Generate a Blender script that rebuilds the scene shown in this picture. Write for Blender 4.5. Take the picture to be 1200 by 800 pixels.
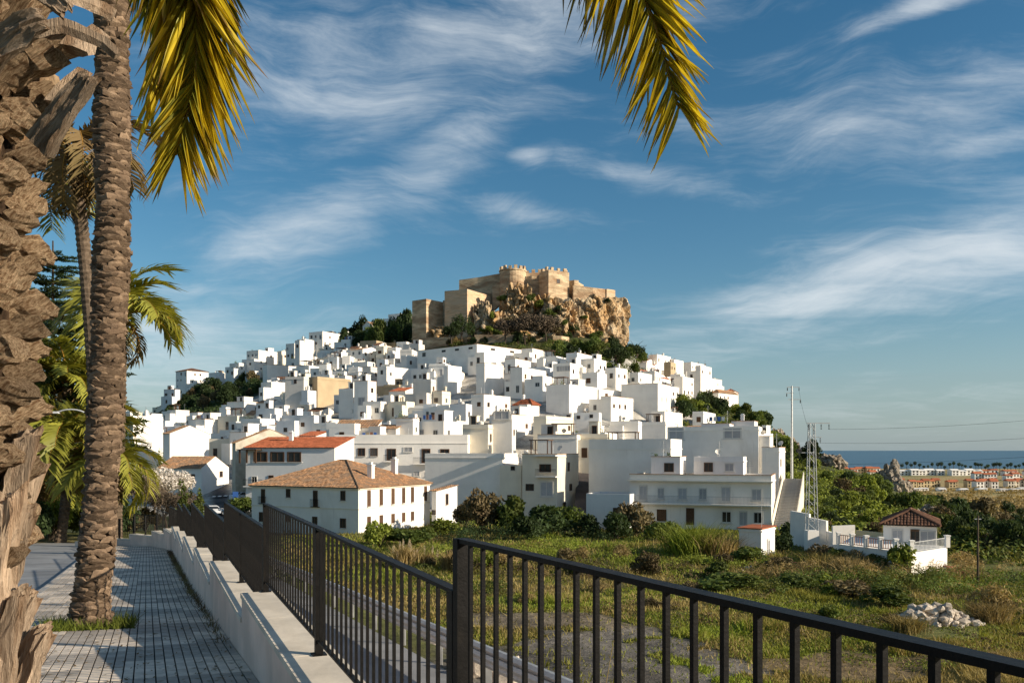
import bpy, bmesh, math, random
import numpy as np
from mathutils import Vector, Matrix, noise
R = math.radians
PI = math.pi
C = bpy.context.scene.collection
rng = random.Random(7)
for o in list(bpy.data.objects):
    bpy.data.objects.remove(o)

# ------------------------------------------------------------------ camera, sky, sun, exposure
FPX, HOR = 1000.0, 527.0                    # focal length and horizon row, in 1200x800 photo pixels
cam_d = bpy.data.cameras.new('camera')
cam = bpy.data.objects.new('camera', cam_d)
C.objects.link(cam)
cam.location = (0, 0, 0)
cam.rotation_euler = (R(90), 0, 0)
cam_d.sensor_width = 36
cam_d.lens = FPX / 1200 * 36
cam_d.shift_y = (HOR - 400) / 1200
cam_d.clip_start = 0.05
cam_d.clip_end = 60000
bpy.context.scene.camera = cam
vs = bpy.context.scene.view_settings
vs.view_transform = 'Standard'
vs.look = 'None'
vs.exposure = EXPO = 0.62
vs.gamma = 1
SUN_AZ, SUN_EL = R(108), R(20.5)               # azimuth clockwise from +Y (the view direction)
sd = bpy.data.lights.new('sun', 'SUN')
so = bpy.data.objects.new('sun', sd)
C.objects.link(so)
sd.energy = 4.7
sd.angle = R(0.5)
sd.color = (1, 0.87, 0.69)
tosun = Vector((math.sin(SUN_AZ) * math.cos(SUN_EL), math.cos(SUN_AZ) * math.cos(SUN_EL), math.sin(SUN_EL)))
so.rotation_euler = tosun.to_track_quat('Z', 'Y').to_euler()

class NT:
    """small helper for node trees"""
    def __init__(s, nt):
        s.nt = nt
    def n(s, typ, **kw):
        nd = s.nt.nodes.new(typ)
        for k, v in kw.items():
            if k == 'ins':
                for a, b in v.items():
                    if hasattr(b, 'is_output'):
                        s.nt.links.new(b, nd.inputs[a])
                    else:
                        nd.inputs[a].default_value = b
            else:
                setattr(nd, k, v)
        return nd
    def math(s, op, a, b=0.0, c=0.0, clamp=False):
        nd = s.n('ShaderNodeMath', operation=op, use_clamp=clamp)
        for i, q in enumerate((a, b, c)):
            if hasattr(q, 'is_output'):
                s.nt.links.new(q, nd.inputs[i])
            else:
                nd.inputs[i].default_value = q
        return nd.outputs[0]
    def mix(s, f, a, b, blend='MIX'):
        nd = s.n('ShaderNodeMix', data_type='RGBA', blend_type=blend)
        for i, q in ((0, f), (6, a), (7, b)):
            if hasattr(q, 'is_output'):
                s.nt.links.new(q, nd.inputs[i])
            else:
                nd.inputs[i].default_value = q if i == 0 else (*q[:3], 1)
        return nd.outputs[2]
    def noise(s, vec, scale, detail=4, rough=0.55, dist=0.0, out=0):
        nd = s.n('ShaderNodeTexNoise', ins={'Scale': scale, 'Detail': detail, 'Roughness': rough, 'Distortion': dist})
        if vec is not None:
            s.nt.links.new(vec, nd.inputs['Vector'])
        return nd.outputs[out]
    def ramp(s, f, stops):
        nd = s.n('ShaderNodeValToRGB')
        el = nd.color_ramp.elements
        while len(el) < len(stops):
            el.new(0.5)
        for e, (p, c) in zip(el, stops):
            e.position = p
            e.color = (c, c, c, 1) if isinstance(c, (int, float)) else (*c, 1)
        s.nt.links.new(f, nd.inputs[0])
        return nd.outputs[0]
    def maprange(s, v, a, b, c=0.0, d=1.0, smooth=True):
        nd = s.n('ShaderNodeMapRange', interpolation_type='SMOOTHSTEP' if smooth else 'LINEAR',
                 ins={'From Min': a, 'From Max': b, 'To Min': c, 'To Max': d})
        s.nt.links.new(v, nd.inputs[0])
        return nd.outputs[0]

W = bpy.data.worlds.new("World")
bpy.context.scene.world = W
W.use_nodes = True
W.node_tree.nodes.clear()
w = NT(W.node_tree)
sky = w.n('ShaderNodeTexSky', sky_type='NISHITA', sun_disc=False, sun_elevation=SUN_EL, sun_rotation=SUN_AZ,
          altitude=60, air_density=1.0, dust_density=0.6, ozone_density=2.2)
tc = w.n('ShaderNodeTexCoord')
sep = w.n('ShaderNodeSeparateXYZ', ins={0: tc.outputs['Generated']})
dx, dy, dz = sep.outputs
zc = w.math('MAXIMUM', dz, 0.0)
den = w.math('ADD', zc, 0.10)
px, py = w.math('DIVIDE', dx, den), w.math('DIVIDE', dy, den)
cv = w.n('ShaderNodeCombineXYZ', ins={0: px, 1: py, 2: 0.0}).outputs[0]
# domain warp, then long wind-drawn streaks
wp = w.n('ShaderNodeTexNoise', ins={'Vector': cv, 'Scale': 0.55, 'Detail': 3.0})
wv = w.n('ShaderNodeVectorMath', operation='MULTIPLY_ADD', ins={0: wp.outputs['Color'], 1: (1.5, 1.5, 0), 2: cv}).outputs[0]
rot = w.n('ShaderNodeMapping', ins={'Vector': wv, 'Rotation': (0, 0, R(-62)), 'Scale': (0.42, 1.5, 1), 'Location': (3.1, 1.7, 0)}).outputs[0]
streak = w.noise(rot, 1.9, 9, 0.62, 0.25)
soft = w.noise(wv, 0.62, 4, 0.5)
# banks of cloud: gaussians on azimuth / height; unseen overhead one added to whiten ambient light
az = w.math('ARCTAN2', dx, dy)
def bank(a0, e0, sa, se, tilt=0.0):
    da = w.math('SUBTRACT', az, a0)
    de = w.math('SUBTRACT', w.math('SUBTRACT', dz, e0), w.math('MULTIPLY', da, tilt))
    q = w.math('ADD', w.math('POWER', w.math('ABSOLUTE', w.math('DIVIDE', da, sa)), 2.0),
               w.math('POWER', w.math('ABSOLUTE', w.math('DIVIDE', de, se)), 2.0))
    return w.math('EXPONENT', w.math('MULTIPLY', q, -1.0))
banks = None
for b in CLOUD_BANKS if 'CLOUD_BANKS' in globals() else (
        (0.44, 0.185, 0.30, 0.045, 0.16, 1.0), (0.20, 0.135, 0.13, 0.014, 0.05, 0.75), (-0.24, 0.245, 0.15, 0.040, 0.35, 0.85), (-0.08, 0.325, 0.10, 0.05, 0.55, 0.8),
        (0.455, 0.425, 0.085, 0.012, 0.12, 1.05), (0.52, 0.30, 0.08, 0.016, 0.0, 0.6), (0.14, 0.305, 0.13, 0.018, -0.15, 0.55), (0.0, 0.27, 0.10, 0.016, -0.1, 0.5),
        (-0.06, 0.42, 0.22, 0.075, 0.2, 0.72), (0.42, 0.345, 0.22, 0.06, 0.0, 0.62), (-0.24, 0.38, 0.05, 0.03, 0.0, 0.5), (0.02, 0.325, 0.03, 0.012, 0.0, 0.7),
        (-0.40, 0.12, 0.14, 0.07, 0.0, 0.8), (0.50, 0.06, 0.3, 0.03, 0.0, 0.25), (1.5, 0.35, 0.6, 0.16, 0.1, 0.7), (-1.4, 0.35, 0.6, 0.16, 0.1, 0.7), (2.8, 0.35, 0.6, 0.16, 0.1, 0.7), (-2.6, 0.35, 0.5, 0.16, 0.1, 0.7), (0.0, 0.85, 2.5, 0.18, 0.0, 0.6)):
    g_ = w.math('MULTIPLY', bank(*b[:5]), b[5])
    banks = g_ if banks is None else w.math('MAXIMUM', banks, g_)
av = w.n('ShaderNodeCombineXYZ', ins={0: az, 1: dz, 2: 0.0}).outputs[0]
aw_ = w.n('ShaderNodeTexNoise', ins={'Vector': av, 'Scale': 3.2, 'Detail': 3.0})
av2 = w.n('ShaderNodeVectorMath', operation='MULTIPLY_ADD', ins={0: aw_.outputs['Color'], 1: (0.22, 0.16, 0), 2: av}).outputs[0]
fib = w.noise(w.n('ShaderNodeMapping', ins={'Vector': av2, 'Rotation': (0, 0, R(-21)), 'Scale': (4.2, 26, 1)}).outputs[0], 1.0, 12, 0.68, 0.3)
puff = w.noise(w.n('ShaderNodeMapping', ins={'Vector': av2, 'Rotation': (0, 0, R(-14)), 'Scale': (3.0, 6.5, 1)}).outputs[0], 1.0, 6, 0.6, 0.2)
dens = w.math('ADD', w.math('MULTIPLY', banks, 0.40), w.math('MULTIPLY', soft, 0.16))
dens = w.math('ADD', dens, w.math('MULTIPLY', w.math('SUBTRACT', streak, 0.5), 0.42))
dens = w.math('ADD', dens, w.math('MULTIPLY', w.math('SUBTRACT', fib, 0.5), 0.64))
dens = w.math('ADD', dens, w.math('MULTIPLY', w.math('SUBTRACT', puff, 0.5), 0.55))
cloud = w.maprange(dens, 0.10, 0.66)
cloud = w.math('MULTIPLY', cloud, 0.80)
lowveil = w.maprange(dz, 0.0, 0.20, 0.62, 0.0)
skyc = w.n('ShaderNodeHueSaturation', ins={'Hue': 0.490, 'Saturation': 1.30, 'Value': 0.60, 'Color': sky.outputs[0]}).outputs[0]
SKYK = 1.0
skyc = w.mix(lowveil, skyc, (1.75, 2.5, 3.0))
skyc = w.mix(cloud, skyc, (4.6, 4.9, 5.1))
bg = w.n('ShaderNodeBackground', ins={'Color': skyc, 'Strength': 0.112})
wo = w.n('ShaderNodeOutputWorld', ins={'Surface': bg.outputs[0]})

# ------------------------------------------------------------------ helpers
def P(u, v, D):
    return Vector(((u - 600) / FPX * D, D, (HOR - v) / FPX * D))
def uv_of(p):
    return 600 + FPX * p[0] / p[1], HOR - FPX * p[2] / p[1]

class MB:
    def __init__(s):
        s.v, s.f, s.m = [], [], []
    def add(s, vs_, fs, mi=0):
        k = len(s.v)
        s.v += [tuple(p) for p in vs_]
        s.f += [tuple(i + k for i in f) for f in fs]
        s.m += [mi] * len(fs)
        return s
    def box(s, c, d, rz=0.0, mi=0, taper=1.0):
        x, y, z = d[0] / 2, d[1] / 2, d[2] / 2
        co, si = math.cos(rz), math.sin(rz)
        vs_ = []
        for sz in (-1, 1):
            t = taper if sz > 0 else 1.0
            for sx, sy in ((-1, -1), (1, -1), (1, 1), (-1, 1)):
                a, b = sx * x * t, sy * y * t
                vs_.append((c[0] + a * co - b * si, c[1] + a * si + b * co, c[2] + sz * z))
        return s.add(vs_, [(0, 3, 2, 1), (4, 5, 6, 7), (0, 1, 5, 4), (1, 2, 6, 5), (2, 3, 7, 6), (3, 0, 4, 7)], mi)
    def prism(s, poly, z0, z1, mi=0):
        """poly: CCW list of xy; z0/z1 numbers or lists"""
        n = len(poly)
        a = z0 if hasattr(z0, '__len__') else [z0] * n
        b = z1 if hasattr(z1, '__len__') else [z1] * n
        vs_ = [(p[0], p[1], a[i]) for i, p in enumerate(poly)] + [(p[0], p[1], b[i]) for i, p in enumerate(poly)]
        fs = [tuple(range(n - 1, -1, -1)), tuple(range(n, 2 * n))] + [(i, (i + 1) % n, n + (i + 1) % n, n + i) for i in range(n)]
        return s.add(vs_, fs, mi)
    def tube(s, pts, rad, n=8, mi=0, cap=True, squash=1.0):
        pts = [Vector(p) for p in pts]
        k0 = len(s.v)
        rs = rad if hasattr(rad, '__len__') else [rad] * len(pts)
        ref = None
        for i, p in enumerate(pts):
            t = (pts[min(i + 1, len(pts) - 1)] - pts[max(i - 1, 0)]).normalized()
            if ref is None:
                ref = Vector((1, 0, 0)) if abs(t.x) < 0.9 else Vector((0, 1, 0))
            a = (ref - t * ref.dot(t)).normalized()
            ref = a
            b = t.cross(a)
            for j in range(n):
                q = 2 * PI * j / n
                s.v.append(tuple(p + (a * math.cos(q) + b * math.sin(q) * squash) * rs[i]))
        for i in range(len(pts) - 1):
            for j in range(n):
                s.f.append((k0 + i * n + j, k0 + i * n + (j + 1) % n, k0 + (i + 1) * n + (j + 1) % n, k0 + (i + 1) * n + j))
                s.m.append(mi)
        if cap:
            s.f.append(tuple(k0 + j for j in range(n - 1, -1, -1))); s.m.append(mi)
            s.f.append(tuple(k0 + (len(pts) - 1) * n + j for j in range(n))); s.m.append(mi)
        return s
    def mesh(s, name, mats, smooth=False):
        me = bpy.data.meshes.new(name)
        me.from_pydata(s.v, [], s.f)
        for m in mats if isinstance(mats, (list, tuple)) else [mats]:
            me.materials.append(m)
        if any(s.m):
            me.polygons.foreach_set('material_index', s.m)
        if smooth:
            me.polygons.foreach_set('use_smooth', [True] * len(me.polygons))
        me.update()
        return me
    def build(s, name, mats, parent=None, loc=None, rz=None, smooth=False):
        return obj(name, s.mesh(name, mats, smooth), parent, loc, rz)

def obj(name, me, parent=None, loc=None, rz=None):
    o = bpy.data.objects.new(name, me)
    C.objects.link(o)
    if parent is not None:
        o.parent = parent
    if loc is not None:
        o.location = loc
    if rz is not None:
        o.rotation_euler = (0, 0, rz)
    return o
def npmesh(name, verts, faces, mat, smooth=False, attr=None):
    """fast mesh: verts (n,3), faces (m,k)"""
    me = bpy.data.meshes.new(name)
    verts = np.asarray(verts, dtype=np.float32); faces = np.asarray(faces, dtype=np.int32)
    m, k = faces.shape
    me.vertices.add(len(verts)); me.vertices.foreach_set('co', verts.ravel())
    me.loops.add(m * k); me.loops.foreach_set('vertex_index', faces.ravel())
    me.polygons.add(m); me.polygons.foreach_set('loop_start', np.arange(0, m * k, k, dtype=np.int32))
    if smooth:
        me.polygons.foreach_set('use_smooth', np.ones(m, dtype=bool))
    if attr is not None:
        a = me.color_attributes.new('Col', 'FLOAT_COLOR', 'POINT')
        a.data.foreach_set('color', np.asarray(attr, dtype=np.float32).ravel())
    me.materials.append(mat)
    me.update(calc_edges=True)
    me.validate()
    return me
def tag(o, label=None, cat=None, group=None, kind=None):
    if label: o['label'] = label
    if cat: o['category'] = cat
    if group: o['group'] = group
    if kind: o['kind'] = kind
    return o
def thing(name, label, cat, loc=(0, 0, 0), rz=0.0, group=None):
    return tag(obj(name, None, None, loc, rz), label, cat, group)
def dup(o, parent=None, loc=None, rz=None, scale=None):
    c = o.copy()
    for k in ('label', 'group'):
        if parent is None and k in c: del c[k]
    C.objects.link(c)
    c.parent = parent
    for ch in o.children:
        dup(ch, c)
    if loc is not None: c.location = loc
    if rz is not None: c.rotation_euler = (c.rotation_euler[0], c.rotation_euler[1], rz)
    if scale is not None: c.scale = scale if hasattr(scale, '__len__') else (scale,) * 3
    return c

# "which one" phrases: the n-th nearest of its kind in a direction from a landmark
LAND = []          # (phrase, u, v)
PENDING = []       # (object, description, noun, u, v)
def landmark(phrase, u, v):
    LAND.append((phrase, u, v))
def pend(o, desc, noun, u, v, cat, group=None):
    tag(o, None, cat, group)
    PENDING.append((o, desc, noun, u, v))
ORD = ['nearest'] + [x + ' nearest' for x in 'second third fourth fifth sixth seventh eighth ninth tenth eleventh twelfth thirteenth fourteenth fifteenth sixteenth seventeenth eighteenth nineteenth twentieth'.split()]
ORD += [x + ' nearest' for x in 'twenty-first twenty-second twenty-third twenty-fourth twenty-fifth twenty-sixth twenty-seventh twenty-eighth twenty-ninth thirtieth'.split()]
def settle_labels():
    buckets = {}
    for o, desc, noun, u, v in PENDING:
        best = min(LAND, key=lambda l: math.hypot((u - l[1]), 1.4 * (v - l[2])))
        a, b = u - best[1], v - best[2]
        if abs(a) > abs(b) * 1.2: dr = 'right of' if a > 0 else 'left of'
        else: dr = 'below' if b > 0 else 'above'
        buckets.setdefault((best[0], dr, desc), []).append((math.hypot(a, b), o, desc))
    for (ph, dr, noun), l in buckets.items():
        l.sort(key=lambda t: t[0])
        for i, (_, o, desc) in enumerate(l):
            o['label'] = f"{desc}, {ORD[i] if i < 30 else 'farthest'} one {dr} {ph}"

# ------------------------------------------------------------------ materials
MATS = {}
def mat(name, col, rough=0.8, var=0.15, scale=3.0, bump=0.0, bscale=20.0, col2=None, coord='Object', spec=0.3, rand=0.0,
        trans=0.0, stretch=(1, 1, 1), f2=(0.4, 0.65), metal=0.0, bdist=0.02, streaks=0.0):
    m = bpy.data.materials.new(name)
    m.use_nodes = True
    t = NT(m.node_tree)
    bs = m.node_tree.nodes['Principled BSDF']
    tcn = t.n('ShaderNodeTexCoord')
    vec = t.n('ShaderNodeMapping', ins={'Vector': tcn.outputs[coord] if coord != 'World' else t.n('ShaderNodeNewGeometry').outputs['Position'], 'Scale': stretch}).outputs[0]
    nz = t.noise(vec, scale, 6, 0.6)
    c1 = tuple(max(0, x * (1 - var)) for x in col)
    c2 = tuple(min(1, x * (1 + var)) for x in col)
    cc = t.mix(t.maprange(nz, 0.3, 0.7), c1, c2)
    if col2 is not None:
        n2 = t.noise(vec, scale * 0.37 + 0.01, 7, 0.62, 0.4)
        cc = t.mix(t.maprange(n2, f2[0], f2[1]), cc, col2)
    if streaks:
        n3 = t.noise(t.n('ShaderNodeMapping', ins={'Vector': tcn.outputs['Object'], 'Scale': (2.2, 2.2, 0.16)}).outputs[0], 1.6, 5, 0.65)
        cc = t.mix(t.math('MULTIPLY', t.maprange(n3, 0.55, 0.85), streaks), cc, (0.36, 0.34, 0.30))
    if rand:
        oi = t.n('ShaderNodeObjectInfo')
        k = t.maprange(oi.outputs['Random'], 0, 1, 1 - rand, 1 + rand, False)
        cc = t.mix(1.0, cc, t.n('ShaderNodeCombineColor', ins={0: k, 1: k, 2: k}).outputs[0], 'MULTIPLY')
    t.nt.links.new(cc, bs.inputs['Base Color'])
    bs.inputs['Roughness'].default_value = rough
    bs.inputs['Metallic'].default_value = metal
    bs.inputs['Specular IOR Level'].default_value = spec
    if bump:
        bz = t.noise(vec, bscale, 6, 0.65)
        bp = t.n('ShaderNodeBump', ins={'Strength': bump, 'Distance': bdist, 'Height': bz})
        t.nt.links.new(bp.outputs[0], bs.inputs['Normal'])
    if trans:
        tr = t.n('ShaderNodeBsdfTranslucent')
        br = t.mix(0.35, cc, (1, 0.85, 0.1), 'OVERLAY')
        t.nt.links.new(br, tr.inputs[0])
        mx = t.n('ShaderNodeMixShader', ins={0: trans, 1: bs.outputs[0], 2: tr.outputs[0]})
        t.nt.links.new(mx.outputs[0], m.node_tree.nodes['Material Output'].inputs[0])
    MATS[name] = m
    return m
M = MATS
mat('whitewash', (0.84, 0.80, 0.735), 0.9, 0.06, 0.35, 0.25, 3, spec=0.15, rand=0.06, streaks=0.42, col2=(0.72, 0.68, 0.61), f2=(0.58, 0.74))
mat('whitewash_cool', (0.76, 0.75, 0.73), 0.9, 0.05, 0.35, 0.25, 3, spec=0.15, rand=0.06, streaks=0.3)
mat('whitewash_grey', (0.64, 0.61, 0.56), 0.9, 0.08, 0.35, 0.3, 3, spec=0.15, rand=0.08, streaks=0.45)
mat('whitewash_cream', (0.72, 0.66, 0.54), 0.9, 0.07, 0.35, 0.25, 3, spec=0.15, rand=0.06, streaks=0.35)
mat('render_tan', (0.44, 0.34, 0.215), 0.9, 0.10, 0.35, 0.25, 3, spec=0.15, streaks=0.35)
mat('render_yellow', (0.58, 0.47, 0.28), 0.9, 0.08, 0.35, spec=0.15, rand=0.1)
mat('old_masonry', (0.46, 0.40, 0.31), 0.95, 0.3, 0.6, 0.5, 4, col2=(0.58, 0.54, 0.46), spec=0.1)
mat('terrace_floor', (0.36, 0.27, 0.21), 0.9, 0.2, 1.2, spec=0.1, rand=0.25)
mat('roof_tile', (0.42, 0.235, 0.125), 0.9, 0.5, 2.6, 0.2, 9, col2=(0.30, 0.20, 0.13), spec=0.12, f2=(0.42, 0.6))
mat('roof_red', (0.42, 0.135, 0.065), 0.9, 0.25, 1.2, 0.2, 9, spec=0.12, rand=0.2)
mat('roof_dark', (0.16, 0.085, 0.055), 0.9, 0.4, 2.2, 0.2, 9, spec=0.12, rand=0.2)
mat('glass_dark', (0.022, 0.024, 0.027), 0.15, 0.3, 1.0, spec=0.5)
mat('window_frame', (0.60, 0.58, 0.54), 0.7, 0.1, 2)
mat('wood_brown', (0.10, 0.052, 0.027), 0.7, 0.3, 5, stretch=(1, 1, 6), rand=0.25)
mat('shutter_grey', (0.40, 0.40, 0.41), 0.7, 0.1, 3, rand=0.15)
mat('iron', (0.0075, 0.007, 0.0068), 0.5, 0.3, 14, 0.15, 60, spec=0.12, col2=(0.013, 0.011, 0.009), f2=(0.5, 0.75))
mat('steel', (0.42, 0.43, 0.43), 0.5, 0.15, 4, metal=0.5)
mat('lamp_grey', (0.55, 0.56, 0.57), 0.4, 0.06, 2)
mat('castle_stone', (0.56, 0.43, 0.28), 0.95, 0.3, 0.5, 1.0, 1.2, col2=(0.33, 0.21, 0.125), spec=0.1, coord='World', bdist=0.35, stretch=(0.55, 0.55, 1.9))
mat('castle_brick', (0.58, 0.40, 0.25), 0.95, 0.25, 0.6, 0.7, 1.5, col2=(0.55, 0.43, 0.30), spec=0.1, coord='World', stretch=(0.5, 0.5, 3), bdist=0.3)
mat('rock', (0.52, 0.41, 0.27), 0.95, 0.45, 0.16, 1.0, 0.8, col2=(0.56, 0.345, 0.155), spec=0.1, coord='World', stretch=(1.6, 1.6, 0.6), bdist=0.9)
mat('rock_grey', (0.30, 0.26, 0.21), 0.95, 0.4, 0.35, 1.0, 1.1, col2=(0.40, 0.33, 0.25), spec=0.1, coord='World', bdist=0.5)
mat('rubble', (0.44, 0.38, 0.31), 0.95, 0.25, 2.0, 0.6, 8, spec=0.1, rand=0.3)
mat('leaf_dark', (0.038, 0.060, 0.020), 0.7, 0.4, 0.5, rand=0.3, trans=0.3, spec=0.2)
mat('leaf_green', (0.095, 0.135, 0.028), 0.7, 0.45, 0.5, rand=0.3, trans=0.3, spec=0.2, col2=(0.115, 0.115, 0.03))
mat('leaf_bright', (0.18, 0.215, 0.032), 0.7, 0.4, 0.7, rand=0.25, trans=0.25, spec=0.2)
mat('leaf_olive', (0.14, 0.115, 0.055), 0.8, 0.4, 0.6, rand=0.25, trans=0.15, spec=0.15, col2=(0.10, 0.062, 0.04))
mat('twig', (0.115, 0.088, 0.062), 0.9, 0.35, 0.8, rand=0.2, spec=0.1)
mat('blossom', (0.62, 0.57, 0.53), 0.8, 0.15, 1.0, spec=0.1, trans=0.2)
mat('straw', (0.30, 0.225, 0.10), 0.85, 0.35, 0.6, rand=0.15, trans=0.2, spec=0.1)
mat('plume', (0.55, 0.45, 0.33), 0.85, 0.2, 1.0, trans=0.25, spec=0.1)
mat('bark', (0.075, 0.058, 0.042), 0.95, 0.4, 5, 0.5, 20, spec=0.1)
mat('palm_boot', (0.50, 0.36, 0.225), 0.95, 0.45, 9, 1.0, 34, col2=(0.20, 0.115, 0.06), spec=0.1, rand=0.35, stretch=(3.2, 3.2, 0.5), bdist=0.02)
mat('palm_stub', (0.42, 0.32, 0.23), 0.9, 0.3, 6, 1.0, 30, col2=(0.24, 0.155, 0.095), spec=0.1, rand=0.2, stretch=(4, 4, 0.35), bdist=0.02)
mat('palm_thin', (0.115, 0.085, 0.06), 0.95, 0.4, 6, 0.9, 26, spec=0.1)
mat('palm_fibre', (0.05, 0.032, 0.02), 0.95, 0.5, 12, 1.0, 40, spec=0.08)
mat('palm_scar', (0.175, 0.122, 0.08), 0.95, 0.4, 6, 0.9, 26, col2=(0.12, 0.082, 0.055), spec=0.1, rand=0.3)
mat('leaflet_gold', (0.46, 0.36, 0.03), 0.45, 0.35, 2.5, rand=0.4, trans=0.42, spec=0.45, col2=(0.16, 0.19, 0.025))
mat('leaflet_green', (0.27, 0.27, 0.04), 0.5, 0.4, 0.8, rand=0.3, trans=0.3, spec=0.35, col2=(0.36, 0.22, 0.03), f2=(0.48, 0.72))
mat('leaflet_dry', (0.22, 0.145, 0.07), 0.8, 0.35, 0.8, rand=0.3, trans=0.2, spec=0.15, col2=(0.11, 0.095, 0.035))
mat('rachis', (0.36, 0.19, 0.035), 0.5, 0.25, 4, spec=0.4)
mat('tile_light', (0.64, 0.545, 0.44), 0.9, 0.16, 4, 0.4, 60, spec=0.2, rand=0.15, bdist=0.004, col2=(0.40, 0.35, 0.30), f2=(0.5, 0.75))
mat('tile_dark', (0.39, 0.34, 0.285), 0.9, 0.16, 4, 0.4, 60, spec=0.25, rand=0.13, bdist=0.004)
mat('joint', (0.06, 0.055, 0.048), 0.95, 0.3, 5, spec=0.1)
mat('asphalt', (0.10, 0.105, 0.11), 0.9, 0.25, 1.5, 0.4, 60, spec=0.2, coord='World', bdist=0.005)
mat('asphalt_pale', (0.23, 0.235, 0.24), 0.9, 0.2, 0.8, 0.4, 60, spec=0.2, coord='World', bdist=0.005)
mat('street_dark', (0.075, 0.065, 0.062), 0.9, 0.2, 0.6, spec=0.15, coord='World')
mat('plaster_wall', (0.82, 0.62, 0.51), 0.92, 0.12, 1.4, 0.5, 12, col2=(0.66, 0.50, 0.41), spec=0.15, streaks=0.55, bdist=0.01)
mat('coping', (0.62, 0.55, 0.45), 0.9, 0.14, 2.2, 0.4, 18, col2=(0.44, 0.30, 0.18), spec=0.2, f2=(0.58, 0.82), bdist=0.006)
mat('kerb', (0.36, 0.35, 0.33), 0.9, 0.15, 2, spec=0.2)
mat('white_paint', (0.78, 0.78, 0.76), 0.7, 0.06, 3)
mat('blue_paint', (0.05, 0.14, 0.42), 0.6, 0.1, 2)
mat('green_awning', (0.03, 0.16, 0.05), 0.8, 0.1, 2)
mat('orange_paint', (0.50, 0.20, 0.07), 0.85, 0.15, 1)
mat('car_white', (0.65, 0.67, 0.70), 0.25, 0.02, 1, spec=0.6)
mat('rubber', (0.02, 0.02, 0.02), 0.8, 0.1, 3)
mat('brick_red', (0.33, 0.16, 0.10), 0.9, 0.25, 2.5, spec=0.1)
mat('grass_green', (0.20, 0.25, 0.034), 0.8, 0.45, 0.11, trans=0.25, spec=0.15, coord='World', col2=(0.22, 0.20, 0.045))
mat('grass_dry', (0.32, 0.25, 0.10), 0.85, 0.35, 0.2, trans=0.2, spec=0.1, coord='World', col2=(0.24, 0.20, 0.06))

_m = M['leaflet_gold']; _t = NT(_m.node_tree); _b = _m.node_tree.nodes['Principled BSDF']
_at = _t.n('ShaderNodeAttribute', attribute_name='tip').outputs['Fac']
_c = _t.mix(_t.maprange(_at, .70, .97), _b.inputs['Base Color'].links[0].from_socket, (0.20, 0.105, 0.05))
_t.nt.links.new(_c, _b.inputs['Base Color'])
for _n, _sc in (('rock', .22), ('rock_grey', .3)):
    _m = M[_n]; _t = NT(_m.node_tree); _b = _m.node_tree.nodes['Principled BSDF']
    _src = _b.inputs['Base Color'].links[0].from_socket
    _pos = _t.n('ShaderNodeNewGeometry').outputs['Position']
    _wn = _t.n('ShaderNodeTexNoise', ins={'Vector': _pos, 'Scale': .35, 'Detail': 4.0})
    _pw = _t.n('ShaderNodeVectorMath', operation='MULTIPLY_ADD', ins={0: _wn.outputs['Color'], 1: (5, 5, 5), 2: _pos}).outputs[0]
    _vo = _t.n('ShaderNodeTexVoronoi', feature='DISTANCE_TO_EDGE', ins={'Vector': _t.n('ShaderNodeMapping', ins={'Vector': _pw, 'Scale': (1.3, 1.3, .6)}).outputs[0], 'Scale': _sc})
    _k = _t.maprange(_vo.outputs[0], 0.0, 0.09, 0.75, 0.0)
    _st = _t.noise(_t.n('ShaderNodeMapping', ins={'Vector': _pos, 'Scale': (.5, .5, .09)}).outputs[0], 1.0, 6, .65)
    _c = _t.mix(_t.math('MULTIPLY', _t.maprange(_st, .5, .75), .55), _src, (0.20, 0.17, 0.14))
    _c = _t.mix(_k, _c, (0.10, 0.075, 0.05))
    _t.nt.links.new(_c, _b.inputs['Base Color'])
def ground_mat():
    m = bpy.data.materials.new('ground')
    m.use_nodes = True
    t = NT(m.node_tree)
    bs = m.node_tree.nodes['Principled BSDF']
    at = t.n('ShaderNodeAttribute', attribute_name='Col').outputs[0]
    pos = t.n('ShaderNodeNewGeometry').outputs['Position']
    n1 = t.noise(pos, 0.35, 8, 0.65)
    n2 = t.noise(pos, 3.0, 6, 0.7)
    k = t.math('MULTIPLY', t.maprange(n1, 0.25, 0.75, 0.55, 1.45), t.maprange(n2, 0.2, 0.8, 0.6, 1.4))
    cc = t.mix(1.0, at, t.n('ShaderNodeCombineColor', ins={0: k, 1: k, 2: k}).outputs[0], 'MULTIPLY')
    t.nt.links.new(cc, bs.inputs['Base Color'])
    bs.inputs['Roughness'].default_value = 0.95
    bs.inputs['Specular IOR Level'].default_value = 0.1
    bp = t.n('ShaderNodeBump', ins={'Strength': 0.8, 'Distance': 0.25, 'Height': n2})
    t.nt.links.new(bp.outputs[0], bs.inputs['Normal'])
    return m
def sea_mat():
    m = bpy.data.materials.new('sea_water')
    m.use_nodes = True
    t = NT(m.node_tree)
    bs = m.node_tree.nodes['Principled BSDF']
    pos = t.n('ShaderNodeNewGeometry').outputs['Position']
    nz = t.noise(t.n('ShaderNodeMapping', ins={'Vector': pos, 'Scale': (0.0012, 0.005, 1)}).outputs[0], 1.0, 6, 0.6)
    cc = t.mix(t.maprange(nz, 0.35, 0.7), (0.022, 0.075, 0.125), (0.045, 0.125, 0.18))
    t.nt.links.new(cc, bs.inputs['Base Color'])
    bs.inputs['Roughness'].default_value = 0.35
    bs.inputs['Specular IOR Level'].default_value = 0.25
    wn = t.noise(pos, 0.15, 5, 0.6)
    bp = t.n('ShaderNodeBump', ins={'Strength': 1.0, 'Distance': 1.2, 'Height': wn})
    t.nt.links.new(bp.outputs[0], bs.inputs['Normal'])
    return m
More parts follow.
